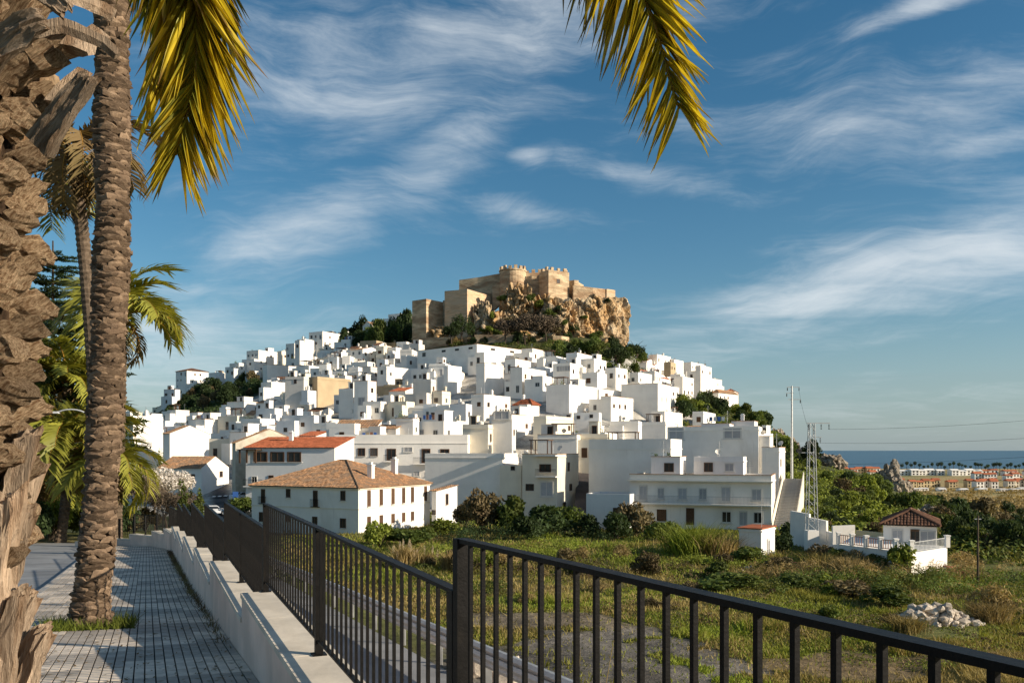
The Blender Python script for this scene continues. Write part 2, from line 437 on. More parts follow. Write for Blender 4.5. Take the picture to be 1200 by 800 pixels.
# ------------------------------------------------------------------ terrain
RIDGE = np.array([(-400, 300, 545), (0, 300, 515), (100, 310, 502), (150, 330, 494), (185, 380, 483), (200, 400, 474), (230, 410, 460), (260, 410, 449),
    (300, 410, 438), (340, 415, 422), (380, 420, 409), (420, 425, 398), (460, 425, 391), (490, 400, 391), (520, 372, 391), (560, 355, 390),
    (600, 350, 388), (680, 350, 388), (720, 352, 398), (745, 368, 410), (770, 390, 428), (800, 400, 441), (830, 400, 457), (860, 390, 470),
    (880, 350, 486), (905, 300, 508), (935, 262, 531), (960, 245, 540), (1000, 232, 553), (1040, 228, 569), (1080, 222, 592), (1120, 220, 620),
    (1160, 220, 638), (1250, 220, 642), (1700, 220, 645)], dtype=float)
def sm(t):
    t = np.clip(t, 0, 1)
    return t * t * (3 - 2 * t)
PLAIN, SEA_Z = -39.0, -42.0
def zpath(y):
    y = np.clip(y, -12, 60)
    return np.where(y < 20, -(1.5 + 0.086 * y), -(3.22 + 0.068 * (y - 20)))
def zroad(y):
    return -(2.6 + 0.066 * np.clip(y, -12, 60))
def fold(y):
    """sideways bend of the path and its fence beyond 33 m"""
    return 0.0 * y
def wob(x, y, s, seed):
    return (np.sin(x * s + seed) * np.cos(y * s * 1.13 + seed * 2.1) + 0.5 * np.sin(x * s * 2.3 + 1.7 * seed + y * s) + 0.5 * np.cos(y * s * 2.7 - x * s * 1.4 + seed)) * 0.5
def g(x, y):
    x = np.asarray(x, dtype=float); y = np.asarray(y, dtype=float)
    yy = np.maximum(y, 1.0)
    u = np.clip(600 + FPX * x / yy, -399, 1699)
    q = x + 0.428 * y - fold(y)
    Df = np.interp(u, [0, 850, 940, 1040, 1700], [116, 116, 108, 92, 88])
    Dr = np.interp(u, RIDGE[:, 0], RIDGE[:, 1])
    vr = np.interp(u, RIDGE[:, 0], RIDGE[:, 2])
    zr = (HOR - vr) / FPX * Dr
    zl = np.where(y < 48, zpath(y), zpath(48) + (-10 - zpath(48)) * sm((y - 48) / 60))
    zl = zl - 0.06 - 0.12 * sm((-2.2 - q) / 0.2)
    t = sm((q - 4.9) / 9.0)
    zrt = zroad(y) * (1 - t) + (-10.0 - 0.3 * t) * t
    zrt = zrt + (-10 - zrt) * sm((y - 60) / 45)
    k = sm((q - 1.42) / 0.12)
    near = zl * (1 - k) + zrt * k
    near = near + np.where(q > 12, 0.35 * wob(x, y, 0.16, 3.0) + 0.12 * wob(x, y, 0.7, 1.0), 0)
    th = np.clip((y - Df) / np.maximum(Dr - Df, 1), 0, 1)
    hill = -10 + (zr + 10) * (0.25 * sm(th) + 0.75 * th)
    hill = hill + 0.5 * wob(x, y, 0.11, 5.0) * sm(th * 6)
    out = np.where(y < Df, near, hill)
    back = sm((y - Dr - 14) / 230)
    out = np.where(y > Dr, zr + (PLAIN - zr) * back, out)
    out = np.where(y > 1790, np.minimum(out, PLAIN - (y - 1790) * 0.06), out)
    return out
def gz(x, y):
    return float(g(np.array([x]), np.array([y]))[0])
_DS = np.concatenate([np.arange(30, 520, 0.5)])
def hit(u, v, d0=60):
    d = _DS[_DS >= d0]
    z = g((u - 600) / FPX * d, d)
    ray = (HOR - v) / FPX * d
    i = np.nonzero(z >= ray)[0]
    return float(d[i[0]]) if len(i) else None

def inpoly(x, y, poly):
    c = False
    n = len(poly)
    for i in range(n):
        x1, y1 = poly[i]; x2, y2 = poly[i - 1]
        if (y1 > y) != (y2 > y) and x < (x2 - x1) * (y - y1) / (y2 - y1) + x1:
            c = not c
    return c
def build_ground():
    az = np.concatenate([np.linspace(-PI, -0.72, 60)[:-1], np.linspace(-0.72, 0.72, 620), np.linspace(0.72, PI, 60)[1:]])
    ra = np.concatenate([[0.05, 1.0, 2.0, 3.0], np.geomspace(4, 33, 60), np.geomspace(33, 130, 110)[1:], np.geomspace(130, 460, 130)[1:], np.geomspace(460, 2300, 30)[1:]])
    A, Rr = np.meshgrid(az, ra, indexing='ij')
    X, Y = np.sin(A) * Rr, np.cos(A) * Rr
    Z = g(X, Y)
    n, m = A.shape
    idx = np.arange(n * m).reshape(n, m)
    f = np.stack([idx[:-1, :-1], idx[1:, :-1], idx[1:, 1:], idx[:-1, 1:]], -1).reshape(-1, 4)
    # what grows or lies where
    YY = np.maximum(Y, 1)
    U = 600 + FPX * X / YY
    V = HOR - FPX * Z / YY
    def blend(c, col, wgt):
        return c * (1 - wgt[..., None]) + np.array(col) * wgt[..., None]
    c = np.zeros((n, m, 3)) + np.array((0.11, 0.115, 0.04))
    c = blend(c, (0.21, 0.165, 0.08), sm((wob(X, Y, 0.13, 2.0) + wob(X, Y, 0.41, 7.0) - 0.15) / 0.6) * 0.75)
    c = blend(c, (0.15, 0.135, 0.115), sm((1.35 + .5 * wob(X, Y, .45, 2.0) + .3 * wob(X, Y, 1.3, 5.0) - np.hypot((U - 690) / 150, (V - 790) / 48)) * 2.2) * (Y < 80) * (Y > 5))   # bare grey earth
    c = blend(c, (0.19, 0.155, 0.11), sm((1.3 + .4 * wob(X, Y, .5, 1.0) - np.hypot((U - 640) / 120, (V - 727) / 9)) * 2) * (Y < 80) * (Y > 5))    # the dirt track
    c = blend(c, (0.17, 0.125, 0.07), sm((1.2 + .6 * wob(X, Y, .5, 3.0) - np.hypot((U - 1010) / 110, (V - 778) / 18)) * 2) * (Y < 80) * (Y > 5))
    c = blend(c, (0.05, 0.06, 0.025), (Y > 100) * (Y < 460) * 0.8)
    c = blend(c, (0.50, 0.47, 0.43), ((Y > 122) & (Y < 400) & (U > 150) & (U < 840) & (V > 412)) * 0.75)    # lanes and yards of the town
    c = blend(c, (0.04, 0.05, 0.02), (((V - (492 - 0.47 * (U - 185))) < 26) & (U > 180) & (U < 320) & (Y > 270)) * 0.9)
    c = blend(c, (0.09, 0.085, 0.085), sm(1.35 - np.abs(U - 258) / 12) * ((Y > 110) & (Y < 215)))            # street at the left
    c = blend(c, (0.35, 0.27, 0.13), (Y > 460) * 1.0)
    c = blend(c, (0.13, 0.15, 0.055), sm((wob(X, Y, 0.011, 2.0) + wob(X, Y * 2.5, 0.02, 7.0) - 0.1) / 0.5) * (Y > 460) * 0.8)
    col = np.concatenate([c, np.ones((n, m, 1))], -1).reshape(-1, 4)
    me = npmesh('ground', np.stack([X, Y, Z], -1).reshape(-1, 3), f, ground_mat(), True, col)
    tag(obj('ground', me), 'open field, hillside and coastal plain around the town', 'ground', None, 'structure')
build_ground()
mb = MB()
mb.add([(-60000, 1500, SEA_Z), (60000, 1500, SEA_Z), (60000, 55000, SEA_Z), (-60000, 55000, SEA_Z)], [(0, 1, 2, 3)])
tag(mb.build('sea', sea_mat()), 'blue sea reaching to the horizon', 'sea', None, 'structure')

# ------------------------------------------------------------------ houses
def window_meshes():
    """unit windows (1 wide, 1 tall, centred, facing -y): frame proud of the wall, pane set back in it"""
    fr = MB(); t = 0.09
    for c, d in (((-0.5 + t / 2, -0.03, 0), (t, 0.10, 1)), ((0.5 - t / 2, -0.03, 0), (t, 0.10, 1)),
                 ((0, -0.03, 0.5 - t / 2), (1 - 2 * t, 0.10, t)), ((0, -0.03, -0.5 + t / 2), (1 - 2 * t, 0.10, t)), ((0, -0.02, 0), (0.05, 0.07, 1 - 2 * t))):
        fr.box(c, d, mi=0)
    out = {}
    for key, fm, pm, slats in (('dark', 'window_frame', 'glass_dark', 0), ('brown', 'wood_brown', 'wood_brown', 7), ('grey', 'whitewash_grey', 'shutter_grey', 9),
                               ('hole', 'wood_brown', 'glass_dark', 0)):
        f1 = MB(); f1.v, f1.f, f1.m = list(fr.v), list(fr.f), list(fr.m)
        pn = MB()
        pn.box((0, -0.003, 0), (1 - 2 * t + 0.01, 0.03, 1 - 2 * t + 0.01))
        for i in range(slats):
            pn.box((0, -0.025, -0.5 + t + (i + 0.5) * (1 - 2 * t) / slats), (1 - 2 * t, 0.02, (1 - 2 * t) / slats * 0.7))
        whole = MB(); whole.v, whole.f = list(f1.v), list(f1.f); whole.m = [0] * len(f1.f)
        whole.add(pn.v, pn.f, 1)
        out[key] = (whole.mesh('window', [M[fm], M[pm]]), f1.mesh('window', [M[fm]]), pn.mesh('pane', [M[pm]]))
    return out
WIN = window_meshes()
def _plant(sd):
    r_ = random.Random(sd); o_ = MB().tube([(0, 0, 0), (0, 0, .35)], [.2, .26], 7, 1)
    for i in range(60):
        p = Vector((r_.gauss(0, .3), r_.gauss(0, .3), .75 + r_.gauss(0, .28))); q = [p + Vector((r_.uniform(-.16, .16), r_.uniform(-.16, .16), r_.uniform(-.16, .16))) for _ in range(3)]
        o_.add(q, [(0, 1, 2)], 0)
    return o_.mesh('terrace_plant', [M['leaf_green'], M['brick_red']])
PLANTS = [_plant(i) for i in range(3)]
DISH = MB().tube([(0, 0, 0), (0, 0, 1.1)], .03, 5).tube([(0, -.05, 1.1), (0, -.10, 1.12), (0, -.22, 1.2)], [.05, .28, .42], 10, cap=False).tube([(0, -.1, 1.1), (0, -.55, 1.25)], .015, 4).mesh('satellite_dish', M['whitewash_grey'])
sill_me = MB().box((0, -0.07, 0), (1, 0.18, 0.08)).mesh('sill', M['window_frame'])
def win(root, x, y, z, wd, ht, rz=0.0, style='dark', near=False, name='window'):
    whole, fr, pn = WIN[style]
    o = obj(name, fr if near else whole, root, (x, y, z), rz)
    o.scale = (wd, 1, ht)
    if near:
        obj('pane', pn, o)
        if name == 'window':
            s = obj('sill', sill_me, o, (0, 0, -0.5 - 0.05 / ht)); s.scale = (1.18, 1, 1 / ht)
    return o
def tiled_slope(mb_, p0, p1, p2, p3, pitch=0.26, row=0.42, mi=0, r=0.07):
    """clay tiles on the plane p0->p1 (eave), p3->p2 (ridge): overlapping half-round rows"""
    p0, p1, p2, p3 = (Vector(p) for p in (p0, p1, p2, p3))
    nrm = (p1 - p0).cross(p3 - p0).normalized()
    L = (p1 - p0).length
    ncol = max(3, int(L / pitch))
    H = ((p3 + p2) / 2 - (p0 + p1) / 2).length
    nrow = max(2, int(H / row))
    e = (p1 - p0).normalized()
    for i in range(ncol):
        t0 = (i + 0.5) / ncol
        a = p0.lerp(p1, t0)
        b = None
        # run up the slope until the hip or ridge is met
        up = ((p3 - p0) - e * (p3 - p0).dot(e))
        x = (a - p0).length
        lx0, lx1 = (p3 - p0).dot(e), (p2 - p0).dot(e)
        k = 1.0
        if lx0 > 0 and x < lx0: k = x / lx0
        if lx1 < L and x > lx1: k = min(k, (L - x) / (L - lx1))
        rows = max(1, int(nrow * k))
        hw = L / ncol / 2
        for j in range(rows):
            s0, s1 = j / nrow, min((j + 1.12) / nrow, k)
            jig = rng.uniform(-0.012, 0.012)
            q0, q1 = a + up * s0 + nrm * (0.035 + jig), a + up * s1 + nrm * (0.0 + jig)
            vs_ = []
            for q, rr in ((q0, r), (q1, r * 0.85)):
                for dx_, dz_ in ((-hw * 0.98, 0), (-hw * 0.4, rr), (hw * 0.4, rr), (hw * 0.98, 0)):
                    vs_.append(q + e * dx_ + nrm * dz_)
            mb_.add(vs_, [(0, 1, 5, 4), (1, 2, 6, 5), (2, 3, 7, 6), (0, 3, 2, 1)], mi)

DIM = {}
HOUSES = []        # screen boxes and footprints of what is already built: (u0,u1,v0,v1,D,x,y,r)
def solve(uL, uC, uR, D, th):
    sL, sC, sR = (uL - 600) / FPX, (uC - 600) / FPX, (uR - 600) / FPX
    co, si = math.cos(th), math.sin(th)
    a = (sC - sL) * D / (co + sL * si)
    dn = si - sR * co
    b = (sR - sC) * D / dn if dn > 0.02 and uR > uC + 0.3 else 0
    return a, b
def house(uL, uC, uR, vT, vB, th=24, D=None, wallm='whitewash', roof='flat', wins=None, rwins=None, desc=None, label=None, lm=None, floors=None,
          hut=None, chim=None, sink=6.0, style='dark', cat='house', name='house', depth=None, seed=None, roofh=None, roofm=None, near=None, par=0.55, aw=None, dwins=True):
    th = R(th)
    sd_ = random.Random(int(uL * 31 + vT * 17 + uR * 7) if seed is None else seed)
    if D is None:
        D = hit(uC, vB + 4, 100) or 300
    a, b = solve(uL, uC, uR, D, th)
    b = depth or min(max(b, 5.0 if b == 0 else 3.0), 16)
    C0 = Vector(((uC - 600) / FPX * D, D, 0))
    zt = (HOR - vT) / FPX * D
    zb = (HOR - vB) / FPX * D
    ex, ey = Vector((math.cos(th), -math.sin(th), 0)), Vector((math.sin(th), math.cos(th), 0))
    O = C0 - ex * a
    h = zt - zb
    near = near if near is not None else D < 150
    root = obj(name, None, None, (O.x, O.y, zb), -th)
    mw = M[wallm]
    wl = MB()
    slope = roof in ('gable', 'hip', 'shed', 'gable_side')
    top = h - (roofh or 0) if slope else h - par
    wl.prism([(0, 0), (a, 0), (a, b), (0, b)], -sink, top)
    tk = 0.22
    if roof == 'flat':
        for c, d in (((a / 2, tk / 2, 0), (a, tk)), ((a / 2, b - tk / 2, 0), (a, tk)), ((tk / 2, b / 2, 0), (tk, b - 2 * tk)), ((a - tk / 2, b / 2, 0), (tk, b - 2 * tk))):
            wl.box((c[0], c[1], top + par / 2), (d[0], d[1], par))
        if sd_.random() < 0.5:      # a thin drip course below the parapet
            wl.box((a / 2, -0.05, top - 0.08), (a, 0.1, 0.14))
            wl.box((a + 0.05, b / 2, top - 0.08), (0.1, b + 0.1, 0.14))
    if roof in ('gable', 'gable_side'):
        rh = roofh
        if roof == 'gable':      # gable triangle on the front
            wl.add([(0, 0, top), (a, 0, top), (a / 2, 0, top + rh), (0, b, top), (a, b, top), (a / 2, b, top + rh)], [(0, 1, 2), (4, 3, 5), (1, 4, 5, 2), (3, 0, 2, 5)])
        else:
            wl.add([(0, 0, top), (0, b, top), (0, b / 2, top + rh), (a, 0, top), (a, b, top), (a, b / 2, top + rh)], [(1, 0, 2), (3, 4, 5), (0, 3, 5, 2), (4, 1, 2, 5)])
    wl.build('wall', mw, root)
    rm = M[roofm] if roofm else M['terrace_floor']
    rf = MB()
    pit, row = (0.26, 0.42) if near else (0.5, 0.9)
    o_ = 0.3
    if roof == 'flat':
        rf.box((a / 2, b / 2, top + 0.02), (a - 2 * tk - 0.01, b - 2 * tk - 0.01, 0.05))
    else:
        rm = M[roofm or 'roof_tile']
        rh = roofh
        zt_ = top + 0.03
        if roof == 'shed':
            rf.add([(-o_, -o_, zt_), (a + o_, -o_, zt_), (a + o_, b, zt_ + rh), (-o_, b, zt_ + rh)], [(0, 1, 2, 3)])
            wl2 = MB().add([(0, b, top - 0.02), (a, b, top - 0.02), (a, b, top + rh), (0, b, top + rh), (0, 0.02, top - 0.02), (a, 0.02, top - 0.02)], [(1, 0, 3, 2), (4, 3, 0), (5, 1, 2)])
            wl2.build('gable', mw, root)
            tiled_slope(rf, (-o_, -o_, zt_), (a + o_, -o_, zt_), (a + o_, b, zt_ + rh), (-o_, b, zt_ + rh), pit, row)
        elif roof == 'gable':
            tiled_slope(rf, (-o_, b, zt_ - .1), (-o_, -o_, zt_ - .1), (a / 2, -o_, zt_ + rh), (a / 2, b, zt_ + rh), pit, row)
            tiled_slope(rf, (a + o_, -o_, zt_ - .1), (a + o_, b, zt_ - .1), (a / 2, b, zt_ + rh), (a / 2, -o_, zt_ + rh), pit, row)
        elif roof == 'gable_side':
            tiled_slope(rf, (0, -o_, zt_ - .1), (a, -o_, zt_ - .1), (a, b / 2, zt_ + rh), (0, b / 2, zt_ + rh), pit, row)
            tiled_slope(rf, (a, b + o_, zt_ - .1), (0, b + o_, zt_ - .1), (0, b / 2, zt_ + rh), (a, b / 2, zt_ + rh), pit, row)
        elif roof == 'hip':
            i_ = min(a, b) / 2
            r0, r1 = ((i_, b / 2), (a - i_, b / 2)) if a >= b else ((a / 2, i_), (a / 2, b - i_))
            e = [(-o_, -o_), (a + o_, -o_), (a + o_, b + o_), (-o_, b + o_)]
            Z = lambda p, z: (p[0], p[1], z)
            zr_ = zt_ + rh
            rf.add([Z(p, zt_ - 0.06) for p in e] + [Z(r0, zr_ - 0.06), Z(r1, zr_ - 0.06)],
                   [(0, 1, 5, 4), (2, 3, 4, 5), (1, 2, 5), (3, 0, 4), (3, 2, 1, 0)] if a >= b else [(0, 1, 4), (1, 2, 5, 4), (2, 3, 5), (3, 0, 4, 5), (3, 2, 1, 0)])
            if a >= b: sl = ((0, 1, r1, r0), (2, 3, r0, r1), (1, 2, r1, r1), (3, 0, r0, r0))
            else: sl = ((0, 1, r0, r0), (1, 2, r1, r0), (2, 3, r1, r1), (3, 0, r0, r1))
            for i0, i1, t1, t0 in sl:
                tiled_slope(rf, Z(e[i0], zt_), Z(e[i1], zt_), Z(t1, zr_), Z(t0, zr_), pit, row)
            for i0, t in ((0, r0), (1, r1 if a >= b else r0), (2, r1), (3, r0 if a >= b else r1)):
                rf.tube([Z(e[i0], zt_ + 0.05), Z(t, zr_ + 0.06)], 0.11, 6)
            rf.tube([Z(r0, zr_ + 0.06), Z(r1, zr_ + 0.06)], 0.11, 6)
    rfo = rf.build('roof', rm, root)
    # openings
    nf = floors if floors is not None else max(1, int((h - 0.4) / 2.9))
    wins_auto = wins is None
    if wins is None:
        wins = []
        nw = int(a / sd_.uniform(1.8, 2.8)) if a > 2.4 else 0
        blank = sd_.random() < 0.10
        for fl in range(nf):
            zz = top - 1.55 - fl * 2.9 if not slope else top - 1.3 - fl * 2.9
            if blank or zz < -1: continue
            for i in range(min(nw, 5)):
                if sd_.random() < 0.22: continue
                tall = sd_.random() < 0.28
                wins.append(((i + 0.5 + sd_.uniform(-0.15, 0.15)) / nw, zz - (0.35 if tall else 0) , 0.95 if tall else sd_.uniform(0.8, 1.3), 2.0 if tall else sd_.uniform(0.9, 1.4),
                             sd_.choice(['dark', 'dark', 'hole', 'hole', 'brown', 'grey'])))
    if rwins is None:
        rwins = []
        nw = int(b / 2.7)
        if sd_.random() < 0.85:
            for fl in range(nf):
                for i in range(min(nw, 3)):
                    if sd_.random() < 0.35: continue
                    zz = top - 1.6 - fl * 2.9
                    if zz < -1: continue
                    rwins.append(((i + 0.5) / nw, zz, 0.8, sd_.uniform(0.8, 1.3), sd_.choice(['dark', 'hole', 'brown'])))
    for t_, z_, w_, h_, st in wins:
        win(root, t_ * a, 0, z_, w_, h_, 0, st, near, 'door' if h_ > 1.9 and z_ < 1.6 else 'window')
    for t_, z_, w_, h_, st in rwins:
        win(root, a, t_ * b, z_, w_, h_, PI / 2, st, near, 'window')
    if hut is None:
        hut = sd_.random() < 0.6 and roof == 'flat' and a > 4
    if hut:
        hw, hd, hh = a * sd_.uniform(0.25, 0.45), min(b * 0.55, 3.2), sd_.uniform(1.9, 2.5)
        hx = sd_.uniform(hw / 2 + 0.3, a - hw / 2 - 0.3)
        hy = b - hd / 2 - 0.3
        hm = MB().box((hx, hy, top + 0.05 + hh / 2), (hw, hd, hh)).box((hx, hy, top + 0.09 + hh), (hw + 0.2, hd + 0.2, 0.10))
        hr = hm.build('roof_room', mw, root)
        win(root, hx + hw * 0.1, hy - hd / 2, top + 1.05, 0.8, 1.7, 0, 'hole', False, 'door')
    if roof == 'flat' and sd_.random() < .28:      # tile coloured coping on the parapet
        cp = MB(); zc_ = top + par + .035
        for c, d in (((a / 2, tk / 2 - .04), (a + .1, tk + .1)), ((a - tk / 2 + .04, b / 2 + .1), (tk + .1, b - .2))):
            cp.box((c[0], c[1], zc_), (d[0], d[1], .07))
        cp.build('coping', M['roof_tile'], root)
    if wins_auto and sd_.random() < .55:         # a lower wing at the left end
        ww, wh, wd_ = sd_.uniform(1.8, 3.8), h * sd_.uniform(.45, .85), b * sd_.uniform(.5, .9)
        y0 = sd_.uniform(.15, .6)
        wg = MB().box((-ww / 2 + .02, y0 + wd_ / 2, (wh - sink) / 2), (ww, wd_, wh + sink))
        wg.box((-ww / 2, y0 + .1, wh + .25), (ww - .02, .2, .5)).box((-ww + .1, y0 + wd_ / 2 + .1, wh + .25), (.2, wd_ - .2, .5))
        wg.build('side_wing', mw, root)
        if sd_.random() < .75: win(root, -ww * .5, y0, wh - 1.4, .9, sd_.uniform(.9, 1.6), 0, sd_.choice(['hole', 'dark', 'brown']), False)
    if wins_auto and sd_.random() < 0.72 and a > 3.5:        # a lower wing or terrace block against the front
        aw_, ad, ah = a * sd_.uniform(.35, .65), sd_.uniform(1.4, 2.8), h * sd_.uniform(.4, .65)
        x0 = sd_.choice([0.02, a - aw_ - .02])
        an_ = MB().box((x0 + aw_ / 2, -ad / 2 + .01, (ah - sink) / 2), (aw_, ad, ah + sink))
        for c, d in (((x0 + aw_ / 2, -ad + .1, 0), (aw_, .2)), ((x0 + .1, -ad / 2, 0), (.2, ad - .4)), ((x0 + aw_ - .1, -ad / 2, 0), (.2, ad - .4))):
            an_.box((c[0], c[1], ah + .35), (d[0], d[1], .7))
        an_ = an_.build('terrace_block', mw, root)
        if sd_.random() < .7: win(root, x0 + aw_ * .5, -ad, ah - 1.3, .9, sd_.uniform(.9, 1.7), 0, sd_.choice(['hole', 'dark', 'brown']), False)
    ch_n = chim if chim is not None else (1 if sd_.random() < 0.30 else 0)
    for i in range(ch_n):
        cx, cy = sd_.uniform(0.2, 0.85) * a, sd_.uniform(0.4, 0.8) * b
        z0 = top if roof == 'flat' else top + (roofh or 0) * 0.5
        MB().box((cx, cy, z0 + 0.75), (0.55, 0.5, 1.5)).box((cx, cy, z0 + 1.56), (0.7, 0.65, 0.12)).box((cx, cy, z0 + 1.72), (0.42, 0.36, 0.2)).build('chimney', mw, root)
    if roof == 'flat' and sd_.random() < 0.5:
        ax, ay = sd_.uniform(0.1, 0.9) * a, sd_.uniform(0.3, 0.8) * b
        an = MB().tube([(ax, ay, top), (ax, ay, top + 2.6)], 0.025, 4)
        for k in range(4):
            an.box((ax, ay, top + 1.8 + k * 0.22), (0.9 - k * 0.14, 0.03, 0.03))
        an.build('antenna', M['steel'], root)
    if roof == 'flat' and (aw or sd_.random() < 0.13) and a > 4:
        pw = min(a * 0.5, 4.0)
        px_ = sd_.uniform(0.15, 0.45) * a if not aw else aw[0] * a
        if aw: pw = aw[1] * a
        pg = MB()
        for sx in (0.08, pw - 0.08):
            for sy in (0.3, 2.2):
                pg.box((px_ + sx, sy, top + 1.1), (0.12, 0.12, 2.2))
        pg.box((px_ + pw / 2, 1.25, top + 2.26), (pw + 0.3, 2.4, 0.12))
        pg.build('pergola' if not aw else 'awning', M[aw[2]] if aw else M['wood_brown'], root)
    elif sd_.random() < 0.18 and roof == 'flat':
        tx, ty = sd_.uniform(0.2, 0.8) * a, b * 0.5
        MB().tube([(tx, ty, top), (tx, ty, top + 1.0)], 0.55, 10).tube([(tx, ty, top + 1.0), (tx, ty, top + 1.15)], [0.5, 0.2], 10).build('water_tank', M['whitewash_grey'], root)
    if roof == 'flat' and sd_.random() < .30 and a > 3:      # potted greenery on the roof terrace
        for i in range(sd_.randint(1, 3)):
            o_ = obj('terrace_plant', sd_.choice(PLANTS), root, (sd_.uniform(.1, .9) * a, sd_.uniform(.5, 1.2), top + .05))
            k_ = sd_.uniform(.5, 1.0); o_.scale = (k_, k_, k_ * 1.2)
    if roof == 'flat' and sd_.random() < .35:
        o_ = obj('satellite_dish', DISH, root, (sd_.uniform(.1, .9) * a, sd_.uniform(.3, .8) * b, top), sd_.uniform(-.6, .6))
    if roof == 'flat' and sd_.random() < .12 and a > 4:      # washing on a line
        lx = sd_.uniform(.1, .4) * a; ln = MB()
        ln.box((lx + 1.4, .9, top + 1.75), (2.9, .02, .02)); ln.box((lx, .9, top + .88), (.05, .05, 1.76)); ln.box((lx + 2.8, .9, top + .88), (.05, .05, 1.76))
        ln = ln.build('washing_line', M['steel'], root)
        for i in range(4): MB().box((lx + .45 + i * .62, .9, top + 1.3), (.48, .03, sd_.uniform(.6, .9))).build('laundry', M[sd_.choice(['blue_paint', 'brick_red', 'white_paint', 'render_tan'])], ln)
    ctr = O + ex * a / 2 + ey * b / 2
    HOUSES.append((uL, max(uR, uC), vT, vB, D, ctr.x, ctr.y, max(a, b) / 2))
    if lm: landmark(lm, (uL + uR) / 2, (vT + vB) / 2)
    if label:
        tag(root, label, cat)
    else:
        if desc is None:
            shape = 'tall' if h > a * 1.15 else ('long low' if a > h * 2.2 else ('small' if a < 6 else 'broad'))
            tone = {'whitewash': 'white', 'whitewash_cool': 'bluish white', 'whitewash_grey': 'grey', 'whitewash_cream': 'cream', 'render_tan': 'tan', 'render_yellow': 'ochre', 'old_masonry': 'bare stone'}[wallm]
            rd = {'flat': '', 'hip': 'tiled', 'gable': 'gabled', 'shed': 'tiled', 'gable_side': 'tiled'}[roof]
            desc = ' '.join(f'{shape} {tone} {rd} house'.split())
        pend(root, desc, 'house', (uL + uR) / 2, (vT + vB) / 2, cat, 'whitewashed houses stacked on the hillside')
    DIM[root.name] = (a, b, h, top)
    return root
# ------------------------------------------------------------------ the landmark houses
# big white house with the clay-tiled hip roof, in front of the town
bh = house(295, 420, 507, 541, 634, 27, 100, roof='hip', roofh=3.1, hut=False, sink=4, near=True, seed=5, depth=15.5,
           wins=[(t, z, w_, h_, 'hole') for t, z, w_, h_ in ((0.115, 4.95, .62, 1.75), (0.36, 5.4, .66, 1.05), (0.615, 4.85, .66, 1.95), (0.865, 5.3, .70, 1.15),
                 (0.10, 2.35, .8, 1.2), (0.36, 2.35, .6, .9), (0.61, 2.2, .75, .95), (0.865, 2.05, .85, 1.15))],
           rwins=[(t, 4.95, .62, 1.95, 'brown') for t in (.13, .29, .45, .60, .73, .93)] + [(t, 2.2, .66, 1.15, 'brown') for t in (.13, .29, .45, .60, .73)] + [(.33, -.6, .8, .8, 'brown')],
           label='big white two storey house with brown clay tiled hip roof beside the railing', lm='the big white hip roofed house', chim=0)
a, b, h, top = DIM[bh.name]
MB().box((a / 2, -0.03, 3.75), (a + .12, .06, .14)).box((a + .03, b / 2, 3.75), (.06, b, .14)).box((a / 2, -.12, top - .07), (a + .3, .24, .12)).box((a + .12, b / 2, top - .07), (.24, b, .12)).build('string_course', M['whitewash_cream'], bh)
for cx, cy, hh in ((a * .86, b * .36, 1.7), (a * .80, b * .78, 2.3)):
    c_ = MB().box((0, 0, hh / 2), (.7, .6, hh)).box((0, 0, hh + .05), (.85, .75, .12)).box((0, 0, hh + .25), (.4, .35, .28)).build('chimney', M['whitewash'], bh, (cx, cy, top + .9))
for t, z_ in ((.115, 4.0), (.615, 3.86)):
    bal = MB()
    bal.box((0, -.14, 0), (1.3, .28, .06))
    for i in range(9): bal.box((-.6 + i * .15, -.26, .45), (.025, .025, .85))
    bal.box((0, -.26, .88), (1.3, .04, .04))
    bal.build('balcony_grille', M['iron'], bh, (t * a, 0, z_))

def balcony(root, x0, x1, z, depth=0.9, side='iron', slab='whitewash'):
    b_ = MB().box(((x0 + x1) / 2, -depth / 2, z), (x1 - x0, depth, 0.16)).build('balcony', M[slab], root)
    r_ = MB()
    n = int((x1 - x0) / 0.16)
    for i in range(n + 1):
        r_.box((x0 + .03 + (x1 - x0 - .06) * i / n, -depth + .03, z + .55), (.03, .03, .92))
    r_.box(((x0 + x1) / 2, -depth + .03, z + 1.03), (x1 - x0, .05, .05))
    r_.build('balcony_railing', M[side], b_)
    return b_

# apartment row behind it
ap = house(392, 548, 551, 509, 592, 4, 136, wallm='whitewash', hut=False, near=True, seed=11, depth=10, par=1.3,
           wins=[(.10, 8.5, 1.2, 1.3, 'hole'), (.205, 8.5, 1.2, 1.3, 'hole'), (.30, 8.5, 1.2, 1.3, 'hole'), (.43, 8.1, 1.5, 1.9, 'hole'), (.555, 8.9, 1.5, .8, 'grey'), (.69, 7.9, 1.4, 2.3, 'hole'), (.83, 8.3, 1.5, 1.4, 'hole'),
                 (.72, 5.0, 1.2, .7, 'grey'), (.62, 5.0, 1.0, .7, 'grey'), (.2, 4.9, 1.1, 1.2, 'hole'), (.4, 4.9, 1.1, 1.2, 'hole')], rwins=[],
           label='long flat roofed white apartment row with railed balconies behind the hip roofed house', lm='the long white apartment row', cat='apartment block', name='apartment_block')
a, b, h, top = DIM[ap.name]
balcony(ap, .60 * a, .79 * a, 6.6); balcony(ap, .38 * a, .48 * a, 7.0)
